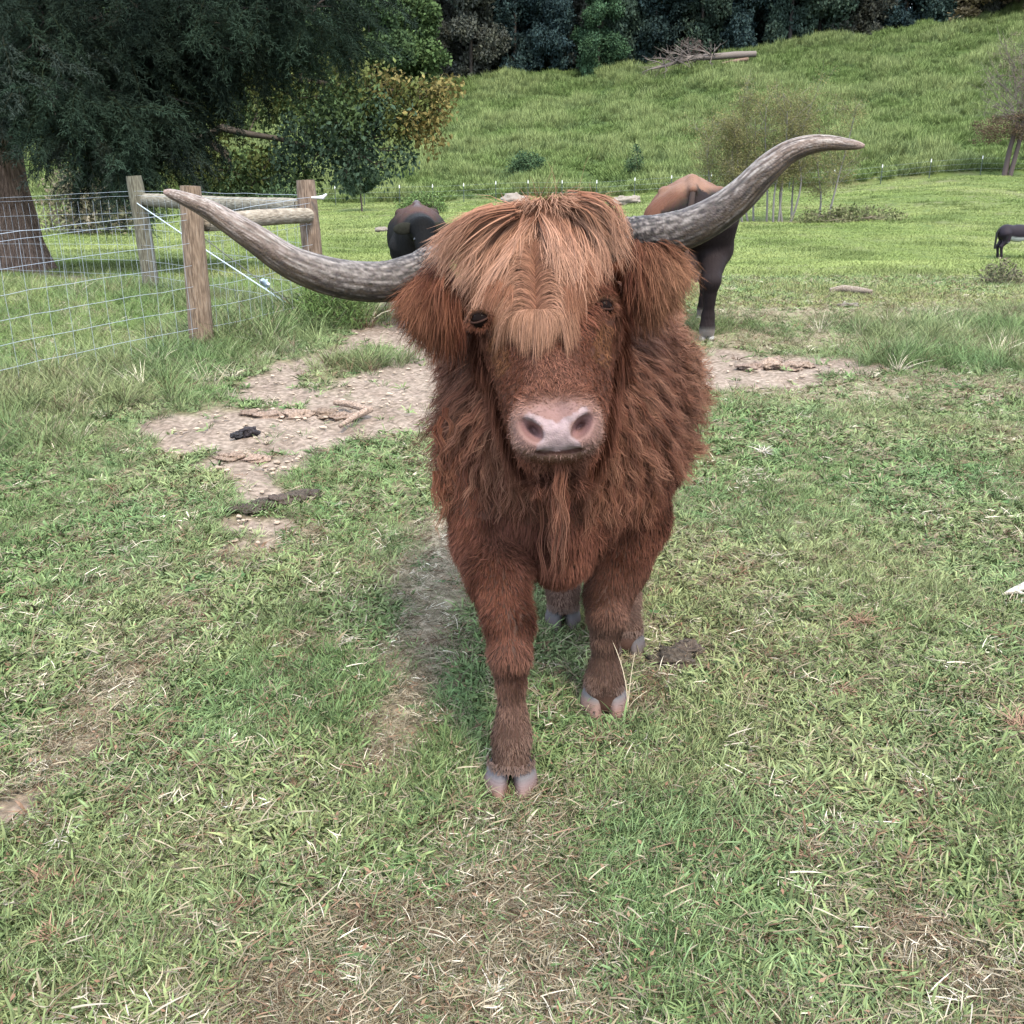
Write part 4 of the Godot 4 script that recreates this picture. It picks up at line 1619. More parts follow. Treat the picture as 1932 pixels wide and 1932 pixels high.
func face_hair(o: Node3D, s: Shape, body_tris: int, root: Vector3, fur: Material) -> void:
	var hair := Shape.new()
	var red := Color(0.080, 0.0330, 0.0210)
	var eyes := [hp(-0.14, 0.315, -0.05), hp(0.14, 0.315, -0.05)]
	var on_face := func(p: Vector3, n: Vector3):
		var q := p - nose
		var x := q.dot(hx)
		var sy := q.dot(hy)
		var sz := q.dot(hz)
		var u := q.dot(nu)
		var f := q.dot(nf)
		if sz < -0.42 or sy > 0.62:
			return
		var edge := pow(pow(absf(x) / 0.093, 2.6) + pow(absf(u + 0.004) / 0.058, 2.6), 0.3846) if f > -0.11 else 3.0
		if edge < 1.0:
			# the pale down of the muzzle; the pad and the nostrils stay bare
			var ax := absf(x)
			var w1 := seg_dist(Vector2(ax, u), Vector2(0.012, 0.0135), Vector2(0.060, 0.033))
			var q1 := Vector2(ax - 0.0545, u - 0.004).rotated(0.72)
			if (ax < 0.050 and u < 0.016 and u > -0.055) or w1 < 0.011 or Vector2(q1.x / 0.020, q1.y / 0.031).length() < 1.0 or f < -0.1:
				return
			var dn := (hx * x * 8.0 + nu * u * 8.0 - nu * 0.3).normalized()
			lock(hair, guide(p - n * 0.001, n, dn + n * 0.5, dn, rv(0.004, 0.009), 0.4, 0.0, 2), n, 3, 0.004, 0.0012, Color(0.155, 0.090, 0.074) * rv(0.85, 1.1), Color(0.205, 0.130, 0.108) * rv(0.85, 1.1), 0.2, 0.001)
			return
		var length := 0.014
		var c := red
		var down := (-hy + hx * clampf(x * 5.0, -0.7, 0.7)).normalized()
		if edge < 1.5:
			length = lerpf(0.007, 0.020, smoothstep(1.0, 1.5, edge))
			c = Color(0.165, 0.094, 0.072).lerp(red * 1.1, smoothstep(1.02, 1.38, edge))
			down = (hx * x * 6.0 + nu * u * 6.0).normalized() * 0.7 - nu * 0.4
		for e in eyes:
			var de: float = p.distance_to(e)
			if de < 0.022:
				return
			if de < 0.05:
				length *= 0.45
				c = c.lerp(Color(0.06, 0.028, 0.018), 0.6)
			var tear := seg_dist(Vector2(absf(x), sy), Vector2(0.125, 0.295), Vector2(0.108, 0.225))
			if tear < 0.02 and sz > -0.12:
				length *= 0.5
				c = c.lerp(Color(0.090, 0.042, 0.022), 0.7)
		if sy > 0.30:
			length = 0.035
		if sy < 0.22 and absf(x) < 0.06:
			# the smooth bridge of the nose, a shade lighter
			c = c.lerp(Color(0.098, 0.046, 0.032), 0.6)
		if sz < -0.14:
			length = 0.075
			down = (down + n * 0.5 - Vector3(0, 0.5, 0)).normalized()
		elif sy < 0.3 and edge > 1.5:
			length = 0.016
		var patch := n_mid.get_noise_3d(p.x * 22.0, p.y * 22.0, p.z * 22.0)
		down = (down + hx * patch * 0.7).normalized()
		down = (down - n * down.dot(n)).normalized()
		var g := guide(p - n * 0.001, n, down + n * 0.5, down + n * 0.08, length * rv(0.7, 1.3), 0.45, 0.002, 3)
		lock(hair, g, n, 3, 0.005, 0.0019, c * rv(0.7, 1.05), c * rv(1.0, 2.0) * (1.0 + patch * 0.8), 0.6, 0.0015)
	scatter_on(s, body_tris, s.i.size(), 30000.0, on_face)
	var h := put("face_hair", shift(hair, root), fur, o)
	h.set_meta("kind", "stuff")


# guides are drawn on the forehead in the measures of an enlarged view
func lay(u: float, v: float, lift: float) -> Vector3:
	var px := 325.0 + u * 0.207
	var py := 150.0 + v * 0.207
	var p := on_skin(skull, px, py, 2.40)
	return p + (hz * 0.8 + Vector3(0, 0.2, 0.5)).normalized() * lift


func spline(k: Array, t: float) -> Vector3:
	var n := k.size() - 1
	var f := clampf(t, 0.0, 0.9999) * n
	var i := int(f)
	var p0: Vector3 = k[maxi(i - 1, 0)]
	var p3: Vector3 = k[mini(i + 2, n)]
	return (k[i] as Vector3).cubic_interpolate(k[i + 1], p0, p3, f - i)


func fringe(o: Node3D, root: Vector3, fur: Material) -> void:
	var blond := Color(0.190, 0.092, 0.057)
	var fox := Color(0.108, 0.044, 0.026)
	var pale := Color(0.35, 0.200, 0.135)
	var top := Shape.new()
	var g := [
		[[880, 330], [740, 370], [590, 450], [490, 520]], [[930, 290], [770, 370], [630, 480], [540, 590]], [[960, 275], [800, 400], [690, 540], [610, 650]], [[985, 270], [850, 430], [740, 610], [680, 720]],
		[[1000, 280], [890, 450], [780, 650], [705, 800]], [[1015, 290], [930, 450], [840, 610], [755, 790]], [[1028, 288], [985, 410], [910, 540], [800, 690]], [[1035, 285], [1022, 350], [985, 440], [915, 560]],
		[[1045, 285], [1062, 400], [1112, 540], [1168, 690]], [[1075, 280], [1120, 400], [1170, 560], [1205, 760]], [[1095, 270], [1155, 400], [1210, 560], [1255, 670]], [[1115, 262], [1215, 390], [1280, 520], [1310, 650]],
		[[1135, 255], [1260, 335], [1345, 450], [1395, 590]], [[1150, 250], [1300, 310], [1400, 410], [1440, 560]], [[1190, 262], [1340, 310], [1440, 390], [1510, 500]],
	]
	var lines := []
	for q in g:
		var l := []
		var lifts := [0.015, 0.05, 0.045, 0.022]
		for k in 4:
			l.append(lay(q[k][0], q[k][1], lifts[k]))
		lines.append(l)
	for pass_ in 3:
		for k in [300, 210, 150][pass_]:
			var t := rng.randf() * (lines.size() - 1.001)
			var i := int(t)
			var f := t - i
			if i == 7:
				f = 0.12 * f if f < 0.5 else 1.0 - 0.12 * (1.0 - f)
			if i > 11 and rng.randf() < 0.3:
				continue
			var jit := rdir() * 0.016
			var low := pass_ * 0.012
			var shorten := rv(0.55, 1.05) if pass_ < 2 else rv(0.8, 1.1)
			var start := rv(0.0, 0.22)
			var pts := PackedVector3Array()
			var tipj := rdir() * 0.022
			for w in 8:
				var u := start + (shorten - start) * w / 7.0
				var p := spline(lines[i], minf(u, 1.0)).lerp(spline(lines[i + 1], minf(u, 1.0)), f)
				if u > 1.0:
					p += Vector3(0, -0.06, 0) * (u - 1.0) * 4.0
				pts.append(p + jit * (1.0 - u * 0.5) + tipj * u * u - hz * (0.028 - low) + hx * (0.004 + 0.008 * u) * sin(u * 8.0 + k))
			var c := blond.lerp(fox, clampf(rv(0.2, 1.1) - pass_ * 0.15, 0.0, 1.0))
			var c1 := pale.lerp(fox, clampf(rv(0.0, 1.0) - pass_ * 0.25, 0.0, 1.0))
			lock(top, pts, hz, 7 if pass_ < 2 else 20, 0.010 if pass_ < 2 else 0.0105, 0.0019, c, c1, 0.6 if pass_ < 2 else 0.85, 0.004)
	# hair that stands up on the crown and stray hairs
	for k in 44:
		var u := 1075.0 + rng.randfn() * 75.0
		var p := lay(u, 275.0 + absf(u - 1080.0) * 0.08, 0.0)
		var away := (u - 1060.0) / 200.0
		var gd := guide(p, Vector3.UP, Vector3(away * 0.6 + rv(-0.5, 0.5), rv(0.3, 0.8), 0.2), Vector3(away * 1.5, rv(-0.9, -0.1), 0.5).normalized(), rv(0.04, 0.10), 0.4, 0.006, 5)
		lock(top, gd, Vector3(0, 0.6, 0.8), 9, 0.012, 0.0018, blond, pale, 0.8, 0.006)
	for k in 16:
		var p := lay(rv(960.0, 1360.0), 300.0, 0.01)
		var gd := guide(p, Vector3.UP, Vector3(rv(-0.8, 0.8), rv(0.6, 1.0), 0.1), Vector3(rv(-1, 1), 0.1, 0.1), rv(0.05, 0.11), 0.3, 0.004, 5)
		lock(top, gd, Vector3(0, 0.3, 1), 1, 0.004, 0.0010, pale * 0.8, pale, 0.5, 0.006)
	# the feathered parting in the middle of the forehead
	var mid := Shape.new()
	for k in 200:
		var v0 := 415.0 + 445.0 * ((k / 2) + rv(-0.4, 0.4)) / 100.0
		var sd := 1.0 if k % 2 == 0 else -1.0
		var wide := lerpf(0.40, 1.28, smoothstep(400.0, 660.0, v0)) * rv(0.75, 1.08)
		var c0 := 1012.0 + (v0 - 470.0) * 0.03
		var rise := rv(24.0, 44.0)
		var fall := rv(0.8, 1.25)
		var pts := PackedVector3Array()
		for q in [[2, 6, 0.012], [30, -rise * 0.7, 0.026], [68, -rise, 0.038], [104, -rise * 0.4, 0.042], [128, 26 * fall, 0.038], [142, 78 * fall, 0.028], [150, 130 * fall, 0.014]]:
			pts.append(lay(c0 + sd * q[0] * wide, v0 + q[1], q[2] * 0.85))
		var tone := rv(0.6, 1.15)
		lock(mid, pts, hz, 17, 0.0065, 0.0017, Color(0.130, 0.060, 0.037) * tone, Color(0.26, 0.142, 0.092) * tone, 0.86, 0.0018)
	for k in 130:
		var a := rv(-1.0, 1.0)
		var pts := PackedVector3Array()
		var l := rv(0.6, 1.08) * (1.22 - 0.72 * absf(a))
		for q in [[0.02, 10.0, 0.014], [0.26, -22.0, 0.030], [0.60, -14.0, 0.039], [0.86, 40.0, 0.040], [0.97, 112.0, 0.029], [0.90, 186.0, 0.012]]:
			pts.append(lay(1018.0 + a * 150.0 * q[0], 822.0 - 12.0 * absf(a) * q[0] + q[1] * l, q[2] * 0.85))
		var tone := rv(0.65, 1.15)
		lock(mid, pts, hz, 14, 0.006, 0.0017, Color(0.145, 0.070, 0.044) * tone, Color(0.275, 0.152, 0.098) * tone, 0.84, 0.002)
	for side in 2:
		for k in 150:
			var u0 := rv(690.0, 870.0) if side == 0 else rv(1180.0, 1290.0)
			var pts := PackedVector3Array()
			for q in [0.0, 0.3, 0.6, 1.0]:
				if side == 0:
					pts.append(lay(u0 + 60.0 - q * 60.0 + sin(q * 3.0) * 10.0, lerpf(600.0, lerpf(745.0, 880.0, (u0 - 690.0) / 180.0), q), 0.02 + 0.014 * sin(q * PI)))
				else:
					pts.append(lay(u0 - 30.0 + q * 25.0, lerpf(560.0, lerpf(930.0, 690.0, (u0 - 1180.0) / 110.0), q), 0.02 + 0.014 * sin(q * PI)))
			lock(mid, pts, hz, 8, 0.009, 0.0019, fox * rv(0.6, 1.1), blond * rv(0.6, 1.1), 0.8, 0.004)
	put("forelock", shift(top, root), fur, o).set_meta("kind", "stuff")
	put("forehead_hair", shift(mid, root), fur, o).set_meta("kind", "stuff")


func ears(o: Node3D, root: Vector3, fur: Material) -> void:
	# [base, tip] in the frame, the hair falls from the rim
	var spec := [
		[at(458, 293, 2.48), at(424, 303, 2.43), -1.0], [at(627, 268, 2.50), at(660, 273, 2.45), 1.0],
	]
	for e in spec:
		var a: Vector3 = e[0]
		var b: Vector3 = e[1]
		var sd: float = e[2]
		var ax := (b - a).normalized()
		var body := Body.new()
		var fr := Basis(ax, Vector3.UP, ax.cross(Vector3.UP).normalized()).orthonormalized()
		body.egg((a + b) * 0.5, fr, Vector3(a.distance_to(b) * 0.55, 0.045, 0.022), 0.02)
		body.limb(a - ax * 0.05, a + ax * 0.03, 0.036, 0.03, 0.03)
		var s := Shape.new()
		body.mesh_into(s, a.min(b) - Vector3.ONE * 0.1, a.max(b) + Vector3.ONE * 0.1, 0.008)
		s.c.resize(s.v.size())
		s.c.fill(Color(0.10, 0.038, 0.02))
		var ear := put("ear", shift(s, root), tint_mat(0.8, 0.2), o)
		var hair := Shape.new()
		for k in 520:
			var t := pow(rng.randf(), 0.8)
			var w := rng.randf() * TAU
			var p := a.lerp(b, t) + fr * Vector3(0, cos(w) * 0.042 * (1.0 - 0.5 * t), sin(w) * 0.022)
			var n := (fr * Vector3(0, cos(w) * 0.5, sin(w))).normalized()
			if n.z < -0.2 and rng.randf() < 0.5:
				n = (n + Vector3(0, 0, 1)).normalized()
			var out := lerpf(0.05, 1.1, pow(t, 1.3))
			var fall := Vector3(sd * out * 0.38, -1.0 + 0.10 * t, 0.08)
			var length := lerpf(0.155, 0.082, t) * rv(0.65, 1.2)
			if cos(w) > 0.3:
				length *= 1.15
			var d0 := ax * (0.3 + 0.75 * t) + n * 0.55 + Vector3(0, 0.35 * cos(w), 0.1)
			var g := guide(p, n, d0, fall.normalized() + Vector3(rv(-0.2, 0.2), 0, rv(-0.1, 0.1)), length, 0.34, 0.006, 6)
			var outer := clampf(t * 1.2 + rv(-0.3, 0.25), 0.0, 1.0)
			var c0 := Color(0.050, 0.019, 0.012).lerp(Color(0.088, 0.037, 0.023), outer)
			var c1 := Color(0.074, 0.028, 0.018).lerp(Color(0.24, 0.122, 0.072) if sd > 0.0 else Color(0.165, 0.076, 0.045), outer)
			lock(hair, g, (n + Vector3(0, 0.1, 0.7)).normalized(), 13, 0.012, 0.0018, c0 * rv(0.8, 1.15), c1 * rv(0.65, 1.25), 0.72, 0.005)
		var eh := put("ear_hair", shift(hair, root), fur, ear)
		eh.set_meta("kind", "stuff")


func horns(o: Node3D, root: Vector3) -> void:
	var left := [[446, 264, 2.50, 17], [430, 268, 2.49, 17], [418, 273, 2.48, 17], [387, 281.5, 2.45, 17.3], [356, 281, 2.42, 16.6], [326, 275.5, 2.39, 15.8], [290, 262, 2.36, 14], [254, 238, 2.34, 11.8], [217, 214.5, 2.33, 9], [198, 204.5, 2.32, 7.2], [181, 197.5, 2.32, 5.4], [170, 193.5, 2.32, 3.8], [164, 192, 2.32, 1.8]]
	var right := [[606, 245, 2.52, 16], [625, 239, 2.51, 16], [640, 237, 2.50, 16], [664, 234.5, 2.48, 16], [690, 227.5, 2.46, 15.6], [718, 213, 2.44, 14.2], [744, 192.5, 2.42, 12.6], [766, 170, 2.40, 11], [786, 154, 2.39, 9.2], [805, 146, 2.38, 7.6], [825, 143, 2.37, 6.0], [844, 144, 2.37, 4.6], [857, 145.3, 2.37, 3.2], [864, 146, 2.37, 1.4]]
	for e in 2:
		var src: Array = left if e == 0 else right
		var pts := []
		var rad := []
		for q in src:
			pts.append(at(q[0], q[1], q[2]))
			rad.append(Vector3(q[3] * 0.00249 * (1.10 if e == 0 else 1.16) * q[2] / 2.35, 0, 0))
		var s := Shape.new()
		var rows := 320
		var sides := 64
		var up := Vector3(0, 1, 0)
		for k in rows + 1:
			var t := float(k) / rows
			var c := spline(pts, t)
			var d := (spline(pts, t + 0.01) - spline(pts, t - 0.01)).normalized()
			var r0: float = spline(rad, t).x
			var x := d.cross(up).normalized()
			var y := x.cross(d)
			for q in sides:
				var w := TAU * q / sides
				var dir := x * cos(w) + y * sin(w)
				# long grain, cross rings near the base, chips
				var grain := n_fine.get_noise_3d(cos(w) * 150.0 + e * 300.0, sin(w) * 150.0, t * 150.0)
				var fine := n_fine.get_noise_3d(cos(w) * 420.0, sin(w) * 420.0 + e * 99.0, t * 1300.0)
				var ring := n_fine.get_noise_1d(t * 1500.0 + e * 50.0) * smoothstep(0.4, 0.12, t)
				var groove := 0.0
				if e == 0:
					groove = exp(-pow((w - 1.15) / 0.16, 2.0)) * smoothstep(0.55, 0.66, t) * smoothstep(0.93, 0.85, t)
				else:
					groove = exp(-pow((w - 0.9) / 0.14, 2.0)) * smoothstep(0.5, 0.62, t) * smoothstep(0.9, 0.8, t)
				var r := r0 * (1.0 + 0.03 * grain + 0.012 * ring * 2.0 - 0.10 * groove)
				if t < 0.2:
					r += r0 * 0.16 * absf(fine) * smoothstep(0.2, 0.1, t)
				s.v.append(c + dir * r)
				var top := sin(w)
				var g2 := grain * 1.7
				var f2 := fine * 2.0
				var col := Color(0.185, 0.150, 0.130).lerp(Color(0.28, 0.205, 0.165), smoothstep(0.35, 0.7, t))
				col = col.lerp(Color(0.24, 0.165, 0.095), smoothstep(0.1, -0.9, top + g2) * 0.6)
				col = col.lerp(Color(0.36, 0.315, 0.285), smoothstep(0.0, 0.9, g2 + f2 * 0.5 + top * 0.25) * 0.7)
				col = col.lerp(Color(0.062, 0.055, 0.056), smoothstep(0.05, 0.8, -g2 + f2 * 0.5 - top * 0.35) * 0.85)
				col = col.lerp(Color(0.055, 0.048, 0.046), smoothstep(0.30, 0.12, t) * clampf(0.75 - g2 * 0.5 - f2 * 0.7, 0.0, 0.95))
				col = col.lerp(Color(0.50, 0.445, 0.395), smoothstep(0.35, 0.95, n_fine.get_noise_2d(w * 170.0, t * 200.0 + e * 40.0) * 1.7 + 0.5 * top) * smoothstep(0.25, 0.5, t) * 0.8)
				col = col.lerp(Color(0.085, 0.062, 0.052), groove * 0.75)
				col = col.lerp(Color(0.40, 0.28, 0.235), smoothstep(0.86, 1.0, t) * 0.85)
				s.c.append(col * (0.34 + 0.13 * smoothstep(0.3, 0.8, t) + f2 * 0.22))
		for k in rows:
			for q in sides:
				var a := k * sides + q
				var b := k * sides + (q + 1) % sides
				s.tri(a, b, a + sides)
				s.tri(b, b + sides, a + sides)
		var f := (s.v[s.i[2]] - s.v[s.i[0]]).cross(s.v[s.i[1]] - s.v[s.i[0]])
		if f.dot(s.v[s.i[0]] - spline(pts, 0.0)) < 0.0:
			for t in range(0, s.i.size(), 3):
				var h := s.i[t]
				s.i[t] = s.i[t + 1]
				s.i[t + 1] = h
		s.smooth_normals()
		var m := tint_mat(0.62, 0.3)
		m.heightmap_enabled = true
		m.heightmap_texture = noise_tex(0.08, Color.BLACK, Color.WHITE, 512, 31 + e, 4)
		m.heightmap_scale = 0.16
		m.uv1_triplanar = true
		m.uv1_scale = Vector3(4, 4, 4)
		put("horn", shift(s, root), m, o)


func eyes_and_hooves(o: Node3D, root: Vector3) -> void:
	var wet := StandardMaterial3D.new()
	wet.albedo_color = Color(0.07, 0.045, 0.038)
	wet.roughness = 0.14
	wet.metallic_specular = 0.10
	var lidm := tint_mat(0.7, 0.12)
	for e in [[479.4, 318.6, -1.0], [604.6, 305.8, 1.0]]:
		var p := on_skin(skull, e[0], e[1], 2.26)
		var n = (hx * e[2] * 0.42 + hz * 0.86 - hy * 0.25).normalized()
		var sph := SphereMesh.new()
		sph.radius = 0.022
		sph.height = 0.044
		sph.radial_segments = 28
		sph.rings = 16
		var eye := put("eye", sph, wet, o)
		var c = p - n * 0.008
		eye.position = c - root
		# lids: two rims round the ball, the upper one heavier
		var s := Shape.new()
		var x = (hx - n * hx.dot(n)).normalized()
		var y = n.cross(x).normalized()
		if y.dot(hy) < 0.0:
			y = -y
		for up in [1.0, -1.0]:
			var pts := PackedVector3Array()
			var rad := PackedFloat32Array()
			for k in 13:
				var w := PI * k / 12.0
				pts.append(c + x * cos(w) * 0.0225 + y * up * sin(w) * (0.0122 if up > 0.0 else 0.0118) + n * (0.006 + 0.0115 * sin(w)))
				rad.append(0.0016 + 0.0016 * sin(w) * (1.3 if up > 0.0 else 0.7))
			tube(s, pts, rad, 8, Color(0.024, 0.014, 0.011) if up > 0.0 else Color(0.034, 0.018, 0.013))
		put("eyelids", shift(s, Vector3.ZERO + c), lidm, eye)
		# lashes
		var l := Shape.new()
		for k in 46:
			var w := PI * rv(0.08, 0.92)
			var r = c + x * cos(w) * 0.0215 + y * sin(w) * 0.013 + n * (0.0125 + 0.007 * sin(w))
			var d = (n * 0.9 + x * cos(w) * 0.5 + y * 0.25).normalized()
			lock(l, guide(r, y, d, (d - y * 0.6).normalized(), rv(0.016, 0.03), 0.3, 0.0, 3), y, 1, 0.001, 0.0013, Color(0.14, 0.07, 0.04), Color(0.25, 0.14, 0.09), 0.0, 0.001)
		# short hair that grows away from the rim
		for k in 130:
			var w := TAU * rng.randf()
			var d = (x * cos(w) * 0.8 + y * sin(w) * 0.3 - hy * 0.7).normalized()
			var r = c + x * cos(w) * rv(0.021, 0.032) + y * sin(w) * rv(0.0145, 0.026) + n * rv(0.004, 0.009)
			var tone := Color(0.055, 0.022, 0.013).lerp(Color(0.12, 0.058, 0.036), rng.randf() * smoothstep(-0.2, 0.8, sin(w)))
			lock(l, guide(r, n, d + n * 0.5, (d - hy * 0.5).normalized(), rv(0.010, 0.022), 0.35, 0.0, 3), n, 3, 0.004, 0.0017, tone, tone * 1.5, 0.5, 0.001)
		put("eyelashes", shift(l, c), tint_mat(0.6, 0.15), eye)
	# hooves: two claws on each foot
	var mat := tint_mat(0.7, 0.18)
	mat.heightmap_enabled = true
	mat.heightmap_texture = noise_tex(0.05, Color.BLACK, Color.WHITE, 256, 41, 4)
	mat.heightmap_scale = 0.15
	mat.uv1_triplanar = true
	mat.uv1_scale = Vector3(2, 14, 2)
	var feet := [[at(511, 770, 2.13), 1.13, 0.0], [at(604, 702, 2.53), 1.15, 0.0], [at(563, 613, 3.08), 1.05, 0.05], [at(626, 643, 2.905), 1.05, -0.1]]
	for f in feet:
		var c: Vector3 = f[0]
		c.y = ground_h(c.x, c.z)
		var k: float = f[1]
		var fr := Basis(Vector3.UP, f[2])
		for sd in [-1.0, 1.0]:
			var s := Shape.new()
			var rings := []
			var cols := []
			# height, half width, length fore, length aft, forward shift, inner gap
			for r in [[-0.004, 0.0280, 0.064, 0.052, 0.0026], [0.005, 0.0290, 0.066, 0.052, 0.0026], [0.018, 0.0290, 0.060, 0.052, 0.0024], [0.034, 0.0280, 0.050, 0.050, 0.0018], [0.048, 0.0265, 0.042, 0.048, 0.001], [0.060, 0.0240, 0.036, 0.044, 0.0], [0.070, 0.017, 0.028, 0.036, 0.0]]:
				var ring := []
				for q in 18:
					var w := TAU * q / 18.0
					var x := cos(w)
					var z := sin(w)
					var hw: float = r[1]
					# the inner wall is flat, the outer one round
					var xx = (hw + r[4]) + x * hw * (1.0 if x > 0.0 else 0.92)
					if z > 0.0:
						xx *= 1.0 - 0.22 * z * z
					var zz: float = z * (r[2] if z > 0.0 else r[3])
					ring.append(c + fr * (Vector3(sd * xx, r[0], zz) * k))
				rings.append(ring)
				var h: float = r[0]
				cols.append(Color(0.165, 0.100, 0.082).lerp(Color(0.100, 0.094, 0.098), smoothstep(0.015, 0.06, h + rv(-0.01, 0.01))) if k > 1.1 else Color(0.090, 0.070, 0.062).lerp(Color(0.070, 0.064, 0.063), smoothstep(0.0, 0.05, h)))
			loft(s, rings, cols)
			s.smooth_normals()
			put("hoof", shift(s, root), mat, o)
		# the hair roll over the coronet
		var cuff := Shape.new()
		for q in 520:
			var w := TAU * rng.randf()
			var p := c + fr * (Vector3(cos(w) * 0.050, rv(0.064, 0.084), sin(w) * 0.041 + 0.004) * k)
			var n := fr * Vector3(cos(w), 0.15, sin(w))
			lock(cuff, guide(p, n, n * 0.45 + Vector3(0, -0.9, 0), Vector3(0, -1, 0) + n * 0.15, rv(0.009, 0.015), 0.4, 0.001, 2), n, 2, 0.004, 0.0024, Color(0.080, 0.050, 0.039), Color(0.13, 0.085, 0.066), 0.3, 0.001)
		put("pastern_hair", shift(cuff, root), tint_mat(0.7, 0.3), o).set_meta("kind", "stuff")


# ================================================================ fences
func wood_mat(c: Color, sd: int) -> StandardMaterial3D:
	var m := tint_mat(0.9, 0.25)
	m.albedo_color = c.linear_to_srgb()
	m.albedo_texture = noise_tex(0.02, Color(0.55, 0.52, 0.49), Color(1.2, 1.17, 1.12), 512, sd, 6)
	m.uv1_triplanar = true
	m.uv1_scale = Vector3(5.0, 0.55, 5.0)
	m.heightmap_enabled = true
	m.heightmap_texture = noise_tex(0.025, Color.BLACK, Color.WHITE, 512, sd + 1, 5)
	m.heightmap_scale = 1.0
	return m


func log_shape(a: Vector3, b: Vector3, r0: float, r1: float, col: Color) -> ArrayMesh:
	var s := Shape.new()
	var pts := PackedVector3Array()
	var rad := PackedFloat32Array()
	var bow := rdir() * 0.012
	for k in 13:
		var u := k / 12.0
		pts.append(a.lerp(b, u) + bow * sin(u * PI))
		rad.append(lerpf(r0, r1, u) * (0.93 if k == 0 or k == 12 else 1.0))
	tube(s, pts, rad, 18, col, 0.09)
	return s.mesh()


